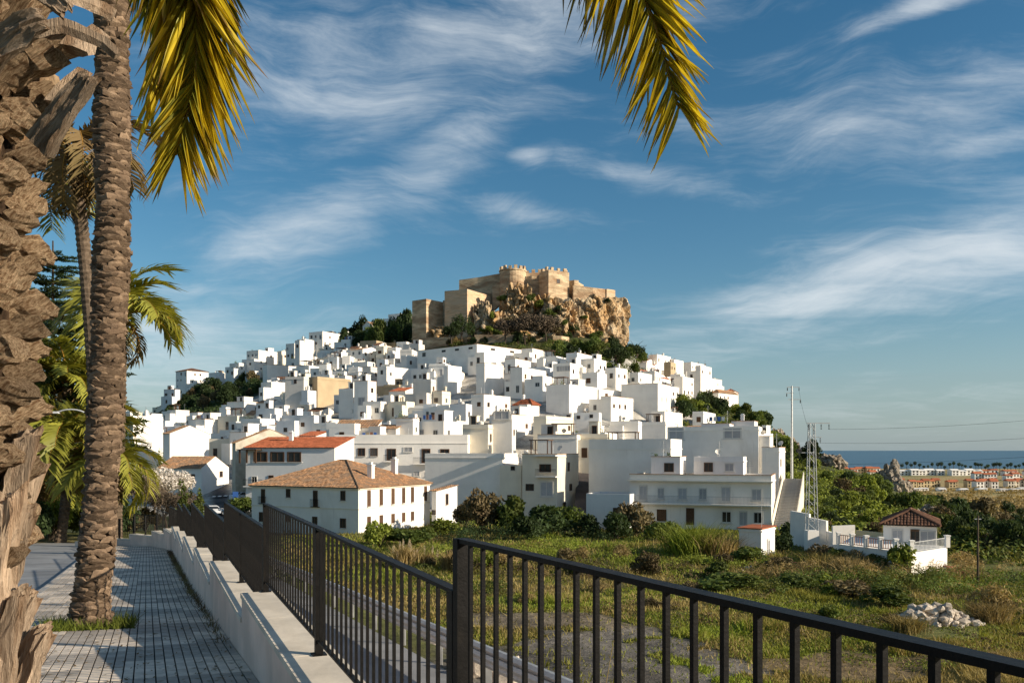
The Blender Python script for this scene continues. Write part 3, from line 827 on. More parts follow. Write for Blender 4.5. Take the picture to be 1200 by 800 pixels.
# red roofed house with the open dark terrace
rd = house(288, 392, 396, 511, 580, 10, 124, roof='shed', roofh=1.7, wallm='whitewash_cool', roofm='roof_red', hut=False, near=True, seed=3, depth=8, chim=1,
           wins=[(.29, 2.3, .8, 1.1, 'hole'), (.43, 2.4, 1.0, 1.0, 'grey'), (.1, 2.2, .9, 1.0, 'dark')] + [(t, 5.55, 2.2, 1.5, 'hole') for t in (.17, .36, .55)], rwins=[],
           label='bluish white house with red shed roof and dark glazed terrace', lm='the red shed roofed house')
a, b, h, top = DIM[rd.name]
balcony(rd, 0, .22 * a, 1.2)
pg = MB()
for x in (.02, .1, .2): pg.box((a * x - .4, -1.6, 5.6), (.2, .2, 1.9))
pg.box((a * .1 - .4, -.8, 6.62), (a * .2 + .4, 2.0, .14)); pg.build('porch', M['wood_brown'], rd)
house(272, 276, 321, 502, 572, 52, 132, wallm='old_masonry', roof='gable_side', roofh=2.2, hut=False, wins=[], rwins=[], seed=4, depth=11, chim=0,
      label='bare stone gabled house with unplastered side wall beside the street', lm='the bare stone gabled house')
ft = house(243, 271, 273, 514, 553, 3, 178, wallm='whitewash_cream', hut=False, seed=9, depth=7, near=True, par=.8,
      wins=[(.33, 4.1, .85, 1.7, 'hole'), (.70, 4.1, .85, 1.7, 'hole'), (.33, 1.6, 1.0, 1.0, 'grey'), (.78, 1.15, 1.4, 2.2, 'wood' if 0 else 'brown')], rwins=[],
      label='small cream facade with two tall windows closing the end of the street', lm='the cream house at the street end')
# grey blank block and its neighbours
house(498, 589, 601, 531, 606, 14, 122, wallm='whitewash', hut=False, wins=[], rwins=[], seed=21, depth=9, chim=0,
      label='blank grey white wall block right of the hip roofed house', lm='the blank grey block')
house(506, 511, 523, 570, 618, 30, 112, wallm='whitewash_cool', roof='shed', roofh=.6, wins=[(.5, 2, .6, .6, 'hole')], rwins=[(.5, 3.6, .6, 1.5, 'hole')], seed=24, hut=False,
      label='narrow white annex with small tiled roof against the blank grey block', depth=5)
be = house(612, 653, 672, 532, 600, 20, 118, wallm='whitewash_cream', hut=False, near=True, seed=31, depth=11, par=.3, chim=0,
      wins=[(.22, 3.4, 1.2, .95, 'hole'), (.70, 3.2, 1.9, 2.2, 'grey'), (.66, 6.1, 1.7, 1.1, 'hole')], rwins=[(.5, 6.2, 1.0, 1.3, 'hole'), (.6, 3.2, 1.2, 1.0, 'hole'), (.3, .4, 1.4, 1.6, 'hole')],
      label='cream three storey house with recessed upper balcony and grey roller shutter', lm='the cream balcony house')
a, b, h, top = DIM[be.name]
balcony(be, .42 * a, a, 4.9, .8)
MB().box((a * .7, -.5, top + .1), (a * .62, 1.1, .16)).build('canopy_slab', M['whitewash_cool'], be)
house(586, 611, 614, 545, 598, 12, 121, wallm='whitewash_cream', hut=False, seed=33, depth=8, wins=[(.6, 6, .6, .6, 'hole'), (.55, 1.6, 1.3, 1.2, 'hole')], rwins=[])
# long balcony building on the right with its penthouse
lb = house(738, 904, 913, 557, 614, 20, 104, wallm='whitewash', hut=False, near=True, seed=41, depth=9, par=.75, chim=0,
      wins=[(t, 3.55, w_, 2.0 if i in (0, 4) else 1.5, 'grey') for i, (t, w_) in enumerate(((.10, 1.1), (.23, .9), (.385, 1.2), (.53, 1.0), (.69, 1.2), (.90, 1.2)))] +
           [(.235, .75, 1.2, 1.5, 'brown'), (.44, .7, 1.0, 2.1, 'brown'), (.695, .75, 1.2, 1.5, 'dark'), (.81, .6, 1.0, 1.9, 'whitewash' if 0 else 'grey'), (.91, .75, 1.1, 1.5, 'dark')], rwins=[],
      label='long white block with full width railed balcony above the reeds', lm='the long balcony block', cat='apartment block', name='apartment_block')
a, b, h, top = DIM[lb.name]
balcony(lb, 0.0, a, 2.25, 1.0, 'steel')
MB().box((a / 2, -.3, top - .05), (a + .4, .6, .14)).build('eave_slab', M['whitewash_cream'], lb)
house(763, 797, 806, 535, 556, 20, 111, wallm='whitewash_cool', hut=False, near=True, seed=42, wins=[(.62, .95, 1.25, 1.15, 'hole')], rwins=[], sink=2, depth=5, chim=0,
      label='small bluish penthouse with one dark window on the long balcony block', lm='the small bluish penthouse')
house(813, 871, 882, 535, 556, 20, 111, wallm='whitewash_cool', hut=False, near=True, seed=43, wins=[(.30, .95, 1.15, 1.2, 'hole'), (.72, .95, 1.2, 1.1, 'grey')], rwins=[], sink=2, depth=5, chim=0,
      label='wide bluish penthouse with one dark and one shuttered window on the balcony block', lm='the wide bluish penthouse')
house(782, 889, 891, 499, 548, 20, 128, wallm='whitewash', hut=False, seed=44, wins=[(.10, 5.2, 2.4, 1.9, 'grey'), (.72, 5.2, 2.8, 1.7, 'grey')], rwins=[], depth=8, chim=0, aw=None,
      label='broad white block with two brown framed terrace openings above the penthouses', lm='the broad block above the penthouses')
house(822, 855, 857, 496, 540, 20, 131, wallm='whitewash_cool', hut=False, wins=[], rwins=[], depth=6, chim=0)
house(690, 786, 790, 514, 604, 22, 117, wallm='whitewash', hut=False, seed=45, wins=[(.55, 1.2, 1.0, 1.6, 'hole')], rwins=[], depth=8, par=1.3, chim=0,
      label='plain white block with tall parapet right of the dark alley', lm='the plain white block')
house(687, 738, 740, 579, 617, 22, 107, wallm='whitewash_cool', hut=False, seed=46, near=True, wins=[(.72, 1.5, 1.1, 1.7, 'hole')], rwins=[], depth=6, chim=0,
      label='low bluish outbuilding left of the long balcony block', lm='the low bluish outbuilding')
sh = house(866, 892, 908, 620, 656, 35, 80, wallm='whitewash', roof='flat', hut=False, wins=[], rwins=[(.5, .9, .7, 1.9, 'grey')], near=True, seed=51, par=.12, chim=0,
      label='small white shed with flat red roof in the field', lm='the red roofed shed', cat='shed', name='shed', roofm='roof_red')
a, b, h, top = DIM[sh.name]
MB().box((a / 2, b / 2, top + .17), (a + .3, b + .3, .1)).build('roof_slab', M['roof_red'], sh)
lh = house(1035, 1098, 1124, 601, 662, 26, 74, roof='hip', roofh=1.15, roofm='roof_dark', hut=False, near=True, seed=52, chim=0,
      wins=[(.27, 2.35, .95, 1.3, 'grey'), (.60, 2.0, .75, 2.1, 'hole'), (.83, 2.35, 1.3, 1.3, 'grey')], rwins=[], depth=6.5,
      label='small white cottage with dark tiled hip roof and walled terrace', lm='the white cottage', cat='cottage', name='cottage')
MB().box((-1.2, .6, .6), (2.4, .2, 1.8)).build('garden_wall', M['orange_paint'], lh)
# tall block, gabled block and other known shapes
K_ = [
 # uL, uC, uR, vT, vB, theta, opts
 (489, 559, 626, 403, 434, 42, dict(depth=22, hut=False, chim=0, wins=[(.12, 6.2, 1.4, 1.2, 'hole'), (.46, 6.6, 1.6, .6, 'hole'), (.68, 6.6, 1.6, .6, 'hole'), (.9, 6.6, 1.6, .6, 'hole')], rwins=[(.3, 6.6, 1.8, .6, 'hole'), (.68, 6.6, 1.8, .6, 'hole')],
   label='long white blank warehouse wall under the castle with a row of slit windows', lm='the long white wall under the castle', cat='building', name='building')),
 (728, 771, 796, 449, 497, 30, dict(hut=False, chim=0, wins=[], rwins=[(.3, 6.2, .9, 1.4, 'grey'), (.65, 6.2, .9, 1.4, 'grey'), (.5, 2, .8, 1.5, 'brown'), (.8, 2, .8, 1.5, 'brown')], depth=9,
   label='tall plain white cube house standing right of the town', lm='the tall white cube house')),
 (718, 770, 800, 430, 453, 30, dict(roof='gable', roofh=3.2, roofm='roof_red', hut=False, chim=0, wins=[(.15, 1.5, 3, .5, 'grey'), (.85, 1.5, 3, .5, 'grey')], depth=13,
   label='white gabled house with red tiled side roof below the castle pines', lm='the white gabled house')),
 (357, 372, 411, 441, 476, 38, dict(wallm='render_tan', hut=False, wins=[(.5, 5.5, 1.2, 1.2, 'hole'), (.5, 2.5, 1.4, 1.5, 'brown')], rwins=[], chim=0,
   label='tan rendered block among white houses left of the castle', lm='the tan block')),
 (308, 313, 346, 427, 452, 50, dict(hut=False, wins=[], rwins=[(.75, 4, .7, .8, 'hole')], chim=0, depth=11, label='bright white cube house beside the dark scrub slope', lm='the bright white cube house')),
 (306, 318, 341, 447, 474, 40, {}), (334, 356, 358, 441, 482, 12, dict(wallm='whitewash_grey', wins=[(.55, 8, .8, 1.2, 'hole')], rwins=[])),
 (144, 156, 191, 487, 533, 38, dict(D=172, hut=False, seed=61, wins=[], rwins=[(.35, 2.2, .9, 1.0, 'grey'), (.55, 2.2, .9, 1.0, 'grey')], chim=1, label='bright white flat roofed house at the left edge of the town', lm='the white house behind the palms')),
 (191, 199, 245, 498, 536, 40, dict(D=165, roof='gable_side', roofh=1.6, hut=False, seed=62, wins=[], rwins=[], roofm='whitewash' if 0 else 'roof_tile', label='blank white gable wall behind the cypress', lm='the blank white gable')),
 (184, 236, 243, 535, 575, 10, dict(D=140, roof='gable_side', roofh=1.9, roofm='roof_tile', hut=False, seed=63, wins=[(.8, 2.2, .9, 1.1, 'hole')], rwins=[(.7, 2.6, 1, 1, 'hole')], depth=9, label='low white house with brown tiled roof by the blossoming tree', lm='the low brown tiled house')),
 (222, 240, 268, 491, 512, 34, {}), (196, 206, 222, 480, 497, 36, {}), (222, 232, 252, 483, 500, 36, {}), (255, 278, 291, 487, 506, 28, dict(wallm='whitewash_cream')),
 (266, 286, 305, 470, 490, 32, {}), (160, 170, 198, 484, 498, 34, {}),
 (192, 205, 207, 456, 474, 20, dict(wallm='whitewash_cool')), (206, 219, 244, 430, 462, 40, dict(roof='hip', roofh=1.6, roofm='roof_dark', label='white house with dark hip roof at the far left end of the ridge', lm='the leftmost ridge house')),
 (245, 257, 270, 436, 449, 32, {}), (269, 280, 293, 425, 446, 32, {}), (289, 303, 326, 410, 439, 32, {}), (325, 330, 338, 411, 429, 30, dict(wallm='whitewash_cream')),
 (335, 345, 363, 402, 427, 30, {}), (348, 357, 367, 397, 408, 30, {}), (362, 378, 406, 388, 412, 30, {}), (378, 392, 400, 392, 404, 25, {}),
 (425, 436, 450, 376, 396, 32, dict(roof='gable', roofh=1.8, label='white gabled house standing among the dark pines left of the castle', lm='the gabled house in the pines')), (450, 459, 470, 379, 391, 28, {}), (455, 470, 484, 367, 388, 28, dict(label='pale flat roofed house nearest the left castle tower', lm='the house by the left castle tower')),
 (442, 453, 481, 429, 452, 36, dict(wallm='whitewash', wins=[(.5, 4, .9, 1.2, 'hole')])), (470, 476, 497, 416, 437, 38, {}), (484, 505, 509, 444, 480, 18, dict(wallm='whitewash_grey')),
 (520, 525, 541, 428, 460, 40, dict(wins=[], rwins=[], label='bright narrow white block in the middle of the town', lm='the bright narrow block')), (558, 568, 590, 425, 463, 36, dict(wallm='whitewash', wins=[], rwins=[])),
 (415, 431, 441, 446, 492, 30, dict(wins=[(.55, 4.4, 2.2, 2.0, 'grey')])), (397, 414, 416, 455, 486, 20, {}), (552, 567, 598, 462, 490, 34, {}), (592, 604, 622, 420, 437, 30, {}), (598, 612, 640, 430, 464, 30, {}),
 (393, 440, 444, 491, 514, 12, dict(roof='shed', roofh=1.5, D=150, seed=71, label='low white house with long brown tiled shed roof above the apartment row', lm='the long brown tiled roof')),
 (440, 464, 470, 497, 517, 16, dict(roof='shed', roofh=.8, wallm='whitewash_grey', D=147)), (464, 484, 487, 490, 515, 14, dict(D=148, aw=(0.1, .8, 'green_awning'), wins=[], par=.3, label='small block with green awning on its roof terrace', lm='the green awning')),
 (496, 511, 514, 473, 495, 14, dict(wallm='whitewash_cool')), (512, 526, 530, 474, 496, 16, {}), (527, 546, 553, 473, 500, 20, dict(wallm='whitewash_cool')),
 (576, 600, 604, 491, 525, 12, dict(wallm='whitewash', wins=[(.5, 5.4, 2.8, 1.4, 'grey')], D=140)), (542, 572, 577, 497, 530, 14, dict(wallm='whitewash_cream', wins=[], D=138)),
 (487, 520, 542, 493, 513, 25, dict(D=150)), (505, 518, 528, 458, 478, 28, dict(wallm='whitewash_cream', aw=(.1, .8, 'roof_red'))),
 (695, 702, 730, 456, 492, 42, dict(D=208, wins=[], rwins=[(.3, 6.0, 1.1, 1.3, 'brown'), (.3, 2.8, 1.2, 1.3, 'brown')], hut=False, label='white house with two brown shuttered windows left of the tall cube', lm='the house with brown shutters')),
 (704, 716, 742, 464, 490, 34, {}), (738, 748, 764, 436, 452, 34, {}), (640, 667, 700, 450, 484, 34, dict(wins=[], rwins=[])), (672, 702, 705, 483, 512, 14, dict(wallm='whitewash_cool', wins=[(.2, 4, .7, .7, 'hole'), (.7, 4.2, .7, .7, 'hole')])), (625, 640, 672, 487, 524, 34, dict(wallm='whitewash_cream', wins=[])),
 (715, 748, 752, 493, 520, 16, {}), (750, 780, 784, 494, 523, 18, {}), (630, 676, 680, 509, 540, 14, dict(D=133, wins=[])), (680, 712, 716, 508, 530, 14, dict(wallm='whitewash_cream', D=135)),
 (857, 884, 888, 493, 519, 22, dict(wallm='whitewash_cool', wins=[], D=136)), (880, 902, 906, 511, 530, 24, dict(D=128, wins=[])), (893, 913, 920, 524, 545, 24, dict(D=120)),
 (648, 668, 683, 425, 446, 30, dict(wins=[(.3 + .16 * i, 3.3, .8, 1.5, 'grey') for i in range(5)], label='white house with glazed veranda below the castle trees', lm='the glazed veranda house')), (682, 700, 711, 436, 454, 28, {}), (611, 624, 638, 408, 427, 30, {}), (632, 652, 669, 417, 430, 28, {}), (624, 636, 649, 440, 467, 30, {}),
 (761, 770, 786, 415, 432, 36, {}), (784, 790, 801, 421, 438, 36, {}), (800, 810, 827, 424, 446, 36, {}), (790, 800, 813, 441, 466, 36, {}), (770, 782, 796, 452, 472, 36, {}), (810, 818, 830, 443, 464, 36, {}),
 (826, 833, 846, 443, 462, 36, {}), (834, 842, 864, 456, 474, 40, dict(roof='hip', roofh=1.2)), (778, 786, 792, 424, 444, 30, dict(wallm='render_tan')), (845, 852, 862, 458, 470, 36, {}), (815, 821, 834, 428, 448, 36, {}),
 (410, 425, 446, 405, 424, 30, dict(roof='gable_side', roofh=1.2)), (384, 395, 410, 418, 436, 30, {}), (348, 362, 380, 428, 446, 30, {}), (425, 446, 452, 470, 494, 18, {}), (455, 476, 486, 470, 492, 24, dict(wallm='whitewash_cream')),
 (300, 322, 330, 478, 500, 22, dict(wallm='whitewash_cool')), (330, 368, 380, 486, 510, 20, dict(wallm='whitewash_cool')), (282, 305, 322, 490, 512, 26, dict(wallm='whitewash')),
]
for uL, uC, uR, vT, vB, th, kw in K_:
    house(uL, uC, uR, vT, vB, th, **kw)

# the castle, for labels
landmark('the main castle tower', 648, 335); landmark('the left castle tower', 500, 372); landmark('the castle cliff', 715, 375)

# ------------------------------------------------------------------ the rest of the town: terrace after terrace up the hill
TOWN = [(150, 500), (185, 497), (215, 484), (262, 478), (300, 462), (330, 446), (352, 428), (400, 416), (440, 407), (486, 412), (488, 424), (625, 424), (640, 414), (690, 430), (720, 440),
        (750, 440), (765, 432), (800, 447), (798, 462), (796, 500), (880, 520), (905, 545), (900, 560), (690, 585), (600, 590), (300, 572), (280, 548), (150, 540)]
RIDGEROW = [(192, 474), (240, 454), (300, 437), (350, 421), (400, 404), (410, 402), (408, 410), (350, 430), (300, 445), (240, 463), (192, 483)]
SLOPE = [(184, 490), (204, 470), (245, 455), (300, 441), (311, 449), (309, 462), (270, 474), (240, 487), (200, 492)]
RIGHTROW = [(758, 425), (800, 438), (832, 452), (862, 468), (864, 476), (830, 470), (790, 466), (758, 450)]
cand = []
rng = random.Random(23)
for D in np.arange(126, 430, 6.0):
    st = 6.8
    for i in range(-34, 35):
        x = i * st + rng.uniform(-1.6, 1.6) + (D % 12) * .3
        y = D + rng.uniform(-2.4, 2.4)
        u = 600 + FPX * x / y
        if not 140 < u < 920: continue
        z = gz(x, y)
        v = HOR - FPX * z / y
        if inpoly(u, v, TOWN) or inpoly(u, v, RIDGEROW) or inpoly(u, v, RIGHTROW):
            cand.append((D, x, y, z, u, v))
rng.shuffle(cand)
nauto = 0
for ci_, (D, x, y, z, u, v) in enumerate(cand + cand):
    small = ci_ >= len(cand)
    if len(HOUSES) >= 385: break
    wpx = (rng.uniform(3.4, 4.8) if small else rng.uniform(4.6, 7.6)) / y * FPX
    th = rng.gauss(20, 7) + (6 if u > 700 else 0)
    hh = rng.choice([2.9, 3.2, 3.6, 4.2, 5.2, 5.8, 6.4])
    if y < 160: hh = min(hh, 6.4)
    rs = rng.uniform(.25, .6)
    uL, uR = u - wpx * .55, u + wpx * .6
    uC = uR - (uR - uL) * rs
    vT, vB = v - hh / y * FPX, v + 1.5
    if y < 372 and any(inpoly(uu, vv, SLOPE) for uu in (uL, u, uR) for vv in (vT, (vT + vB) / 2)): continue
    if 246 < u < 272 and y < 186: continue
    if 672 < u < 703 and y < 150: continue
    bad = False
    for q in HOUSES:
        if math.hypot(x - q[5], y - q[6]) < q[7] + (1.0 if small else 2.3): bad = True; break
        if q[4] > y and y < q[4] + 60:         # would stand in front of a known house
            ov = max(0, min(uR, q[1]) - max(uL, q[0])) * max(0, min(vB, q[3]) - max(vT, q[2]))
            if ov > 0.22 * (q[1] - q[0]) * (q[3] - q[2]) and len(HOUSES) and q[8:] != (1,): bad = True; break
    if bad or (not small and len(HOUSES) >= 318): continue
    wm = rng.choices(['whitewash', 'whitewash_cool', 'whitewash_grey', 'whitewash_cream', 'render_tan'], [64, 14, 5, 14, 3])[0]
    rt = rng.choices(['flat', 'shed', 'gable_side', 'hip'], [72, 13, 9, 6])[0]
    house(uL, uC, uR, vT, vB, th, y, wallm=wm, roof=rt, roofh=rng.uniform(.9, 1.4) if rt != 'flat' else None, roofm=rng.choice(['roof_tile', 'roof_tile', 'roof_red', 'roof_dark']) if rt != 'flat' else None)
    HOUSES[-1] = HOUSES[-1] + (1,)
    nauto += 1
open('/tmp/hc.txt','w').write(f'{len(HOUSES)} {nauto}')

# ------------------------------------------------------------------ castle rock and castle
def crag(mb_lists, c, r, seed, sub=5, power=3.2, amp=.22, yaw=0.0):
    bm = bmesh.new()
    bmesh.ops.create_icosphere(bm, subdivisions=sub, radius=1.0)
    sv = Vector((seed * 13.7, seed * 7.1, seed * 3.3))
    vs_ = []
    co, si = math.cos(yaw), math.sin(yaw)
    for v in bm.verts:
        p = v.co.normalized()
        k = (abs(p.x) ** power + abs(p.y) ** power + abs(p.z) ** power) ** (-1 / power)
        p = p * k
        q = Vector((p.x * r[0], p.y * r[1], p.z * r[2]))
        m_ = max(r)
        s = Vector((q.x + .3 * q.z, q.y, q.z * .55)) / m_ * 2.2 + sv
        d = noise.fractal(s, 0.7, 2.2, 7)
        cel, cpt = noise.voronoi(s * 1.9)
        # angular blocks: each cell is a flat tilted facet, with a cleft at its edge
        h1 = noise.cell(Vector(cpt[0]) * 7.3) - .5
        tl = (s * 1.9 - Vector(cpt[0])).dot(Vector((noise.cell(Vector(cpt[0]) * 3.1) - .5, noise.cell(Vector(cpt[0]) * 5.7) - .5, .45)))
        c2, cp2 = noise.voronoi(Vector((q.x - .4 * q.z, q.y, q.z * .7)) / m_ * 8.5 + sv)
        h2 = noise.cell(Vector(cp2[0]) * 9.1) - .5
        cleft = min(.25, cel[1] - cel[0]) - .25
        rg = noise.ridged_multi_fractal(Vector((q.x, q.y, q.z * .45)) / m_ * 3.4 + sv, .9, 2.2, 6, 1.0, 2.0)
        k2 = 1 + amp * .45 * d + amp * .7 * h1 + amp * .35 * tl + amp * .9 * cleft + amp * .24 * h2 + amp * .4 * (min(.2, c2[1] - c2[0]) - .2) + amp * .16 * (rg - 1.2)
        q = q * k2
        vs_.append((c[0] + q.x * co - q.y * si, c[1] + q.x * si + q.y * co, c[2] + q.z))
    k0 = len(mb_lists[0])
    mb_lists[0].extend(vs_)
    mb_lists[1].extend([tuple(l.index + k0 for l in f.verts) for f in bm.faces])
    bm.free()
def crags(name, items, m, label, cat=None, kind='structure', smooth=True):
    L = ([], [])
    for it in items: crag(L, *it)
    me = bpy.data.meshes.new(name)
    me.from_pydata(L[0], [], L[1]); me.materials.append(m)
    me.update()
    return tag(obj(name, me), label, cat, None, kind)
def pc(u, v, D, ru, rv, ry, seed, sub=5, power=3.2, amp=.22, yaw=0.0):
    return (P(u, v, D), (ru / FPX * D, ry, rv / FPX * D), seed, sub, power, amp, yaw)
crags('castle_rock', [
    pc(695, 382, 337, 32, 32, 13, 1, 6, 5, .13, .35), pc(721, 379, 341, 11.5, 29, 9, 2, 5, 4.5, .12, .2), pc(655, 386, 326, 30, 32, 12, 3, 6, 3, .24),
    pc(640, 372, 334, 22, 26, 10, 4, 5, 3, .25), pc(607, 366, 330, 21, 32, 11, 5, 6, 2.6, .28), pc(585, 386, 326, 26, 20, 9, 6, 5, 2.8, .26),
    pc(563, 378, 328, 10, 22, 7, 7, 5, 3, .2), pc(571, 372, 325, 6, 18, 5, 8, 5, 2.6, .2), pc(620, 402, 318, 44, 14, 9, 9, 5, 3, .2), pc(690, 404, 326, 36, 12, 10, 10, 5, 3, .2),
    pc(530, 396, 336, 40, 12, 12, 11, 5, 3, .2), pc(640, 356, 345, 55, 12, 9, 12, 5, 4, .12), pc(650, 405, 312, 10, 9, 5, 13, 5, 2.6, .25), pc(600, 350, 338, 14, 18, 7, 14, 5, 2.8, .25)],
    M['rock'], 'tawny limestone crag that carries the castle')
castle = thing('castle', 'ruined sandstone hilltop castle with battlemented towers above the white town', 'castle', P(640, 360, 345))
CO = castle.location
def cl(p): return (p[0] - CO[0], p[1] - CO[1], p[2] - CO[2])
def merlons(root, pts, z, w_=1.25, hh=1.3, gap=1.15, th=.7, mm='castle_stone'):
    me = MB().box((0, 0, hh / 2), (w_, th, hh)).mesh('merlon', M[mm])
    for (a0, b0) in pts:
        a0, b0 = Vector(a0), Vector(b0)
        L = (b0 - a0).length
        n = max(1, int(L / (w_ + gap)))
        for i in range(n):
            p = a0.lerp(b0, (i + .5) / n)
            z0 = z if not callable(z) else z((i + .5) / n)
            o = obj('merlon', me, root, (p.x, p.y, z0), math.atan2((b0 - a0).y, (b0 - a0).x))
            o.scale = (rng.uniform(.85, 1.1), 1, rng.uniform(.75, 1.1))
def ctower(name, uL, uC, uR, vT, vB, D, th, m, depth=None, crown=True, wins=()):
    th = R(th)
    a, b = solve(uL, uC, uR, D, th)
    b = max(b, depth or 0)
    ex, ey = Vector((math.cos(th), -math.sin(th), 0)), Vector((math.sin(th), math.cos(th), 0))
    c = Vector(((uC - 600) / FPX * D, D, 0))
    zt, zb = (HOR - vT) / FPX * D, (HOR - vB) / FPX * D - 6
    O = c - ex * a
    w_ = 1.3 if crown else 0
    o = MB()
    pl = lambda i0, i1, j0, j1: [(ex * i + ey * j)[:2] for i, j in ((i0, j0), (i1, j0), (i1, j1), (i0, j1))]
    o.prism(pl(0, a, 0, b), zb, zt - w_)
    if crown:
        pass
    t = o.build(name, m, castle, cl((O.x, O.y, 0)))
    if crown:
        k = .35
        merlons(t, [((ex * k).xyz + ey * k, ex * (a - k) + ey * k), (ex * (a - k) + ey * k, ex * (a - k) + ey * (b - k)), (ex * (a - k) + ey * (b - k), ex * k + ey * (b - k)), (ex * k + ey * (b - k), ex * k + ey * k)], zt - w_)
    for fx, z_, w2, h2, side in wins:
        p = (ex * fx * a) if side == 0 else (ex * a + ey * fx * b)
        q = win(t, p.x, p.y, zt - z_, w2, h2, -th + (0 if side == 0 else PI / 2), 'hole', False)
    return t
def cwall(name, pts, th, m, crown=0, mm='castle_stone'):
    """pts: (u, vTop, vBottom, D)"""
    o = MB()
    base = P(pts[0][0], 0, pts[0][3])
    for p0, p1 in zip(pts[:-1], pts[1:]):
        A, B = P(p0[0], p0[1], p0[3]), P(p1[0], p1[1], p1[3])
        d = (B - A); d.z = 0
        n = Vector((-d.y, d.x, 0)).normalized() * th
        zb0, zb1 = P(p0[0], p0[2], p0[3]).z - 3, P(p1[0], p1[2], p1[3]).z - 3
        L = lambda p: (p[0] - base.x, p[1] - base.y)
        o.prism([L(A), L(B), L(B + n), L(A + n)], [zb0, zb1, zb1, zb0], [A.z, B.z, B.z, A.z])
    t = o.build(name, m, castle, cl((base.x, base.y, 0)))
    if crown:
        for p0, p1 in zip(pts[:-1], pts[1:]):
            A, B = P(p0[0], p0[1], p0[3]), P(p1[0], p1[1], p1[3])
            merlons(t, [((A.x - base.x, A.y - base.y + .4, 0), (B.x - base.x, B.y - base.y + .4, 0))], lambda s, A=A, B=B: A.z + (B.z - A.z) * s - .05)
    return t
cs, cb = M['castle_stone'], M['castle_brick']
ctower('main_tower', 632, 642.8, 667, 312, 358, 330, 58, cs, None, True, [(.47, 5.3, 1.5, 1.7, 1)])
ctower('corner_tower', 483, 499.5, 519, 350, 395, 326, 38, cs, None, False)
ctower('bastion', 521, 547.5, 577, 338.5, 376, 322, 30, cb, 6, False)
cwall('lower_curtain_wall', [(519, 352, 392, 340), (536, 350, 390, 334), (548, 362, 388, 328)], 2.0, cs)
cwall('curtain_wall', [(521, 341, 385, 335), (548, 339, 380, 332)], 2.0, cs)
cwall('upper_curtain_wall', [(538, 328, 356, 346), (560, 325, 350, 344), (588, 320, 348, 341)], 2.2, cs)
cwall('stair_wall', [(577, 336, 356, 336), (589, 328, 345, 335)], 1.6, cs)
cwall('tower_link_wall', [(614, 320, 352, 338), (636, 319, 352, 339)], 2.0, cs, 1)
cwall('east_wall_turret', [(666, 329, 352, 341), (673, 328, 352, 337), (684, 334, 352, 341)], 2.0, cs)
cwall('east_curtain_wall', [(672, 334, 356, 334), (695, 337, 356, 336), (712, 339, 358, 341)], 2.0, cs)
ctower('end_bastion', 705, 711, 721, 338.5, 358, 340, 55, cb, None, False)
rt_c = P(601, 0, 336)
rt_r = 5.1
rtm = MB()
zt, zb = P(0, 319, 336).z, P(0, 348, 336).z - 4
ring = [(rt_r * math.cos(2 * PI * i / 28), rt_r * math.sin(2 * PI * i / 28)) for i in range(28)]
rtm.prism([(x * 1.02, y * 1.02) for x, y in ring], zb, zt)
rtm.prism([(x * 1.08, y * 1.08) for x, y in ring], zt + .002, zt + .5)
rto = rtm.build('round_tower', cs, castle, cl((rt_c.x, rt_c.y, 0)))
mme = MB().box((0, 0, .7), (1.2, .7, 1.4)).mesh('merlon', cs)
for i in range(14):
    q = 2 * PI * i / 14
    o = obj('merlon', mme, rto, (rt_r * .96 * math.cos(q), rt_r * .96 * math.sin(q), zt + .48), q + PI / 2)
    o.scale.z = rng.uniform(.8, 1.1)
# ruined retaining walls under the rock
def ruin(pts, label):
    base = P(pts[0][0], 0, pts[0][3])
    o = MB()
    for p0, p1 in zip(pts[:-1], pts[1:]):
        A, B = P(p0[0], p0[1], p0[3]), P(p1[0], p1[1], p1[3])
        d = B - A; d.z = 0
        n = Vector((-d.y, d.x, 0)).normalized() * 1.4
        L = lambda p: (p[0] - base.x, p[1] - base.y)
        zb0, zb1 = P(0, p0[2], p0[3]).z - 3, P(0, p1[2], p1[3]).z - 3
        o.prism([L(A), L(B), L(B + n), L(A + n)], [zb0, zb1, zb1, zb0], [A.z, B.z, B.z, A.z])
    return tag(o.build('retaining_wall', cs, None, (base.x, base.y, 0)), label, 'wall')
ruin([(488, 396, 404, 318), (520, 395, 404, 312), (556, 395, 403, 308)], 'low stone retaining wall under the left castle tower')
ruin([(556, 392, 403, 306), (600, 392, 404, 303), (640, 394, 406, 303)], 'long brown stone retaining wall above the white warehouse wall')
ruin([(640, 394, 408, 303), (648, 393, 412, 300), (658, 393.5, 412, 300), (667, 395, 408, 305)], 'rounded ruined bastion wall at the foot of the crag')
# ------------------------------------------------------------------ path, parapet, railing
SL = 0.428
Tn, Nn = Vector((-SL, 1, 0)).normalized(), Vector((1, SL, 0)).normalized()
X_IN, X_F = 1.067, 1.35
zp = lambda y: float(zpath(np.array(y)))
def qp(q, y, z=None, dz=0.0):
    return Vector((q - SL * y, y, (zp(y) if z is None else z) + dz))
def strip(name, q0, q1, y0, y1, zf, m, label, cat, n=40, side=None):
    o = MB()
    ys = [y0 + (y1 - y0) * i / n for i in range(n + 1)]
    vs_ = []
    for y in ys: vs_ += [(q0 - SL * y + float(fold(y)) * .0, y, zf(y)), (q1 - SL * y, y, zf(y))]
    o.add(vs_, [(2 * i, 2 * i + 1, 2 * i + 3, 2 * i + 2) for i in range(n)])
    return tag(o.build(name, m), label, cat, None, 'structure')
path = strip('path', -2.3, X_IN + .02, -6, 44, lambda y: zp(y) - .02, M['joint'], 'sloping pavement of ribbed grey paving tiles beside the railing', 'pavement')
strip('road', -14, -2.45, 2, 52, lambda y: zp(y) - .13, M['asphalt_pale'], 'grey asphalt road left of the tiled pavement', 'road')
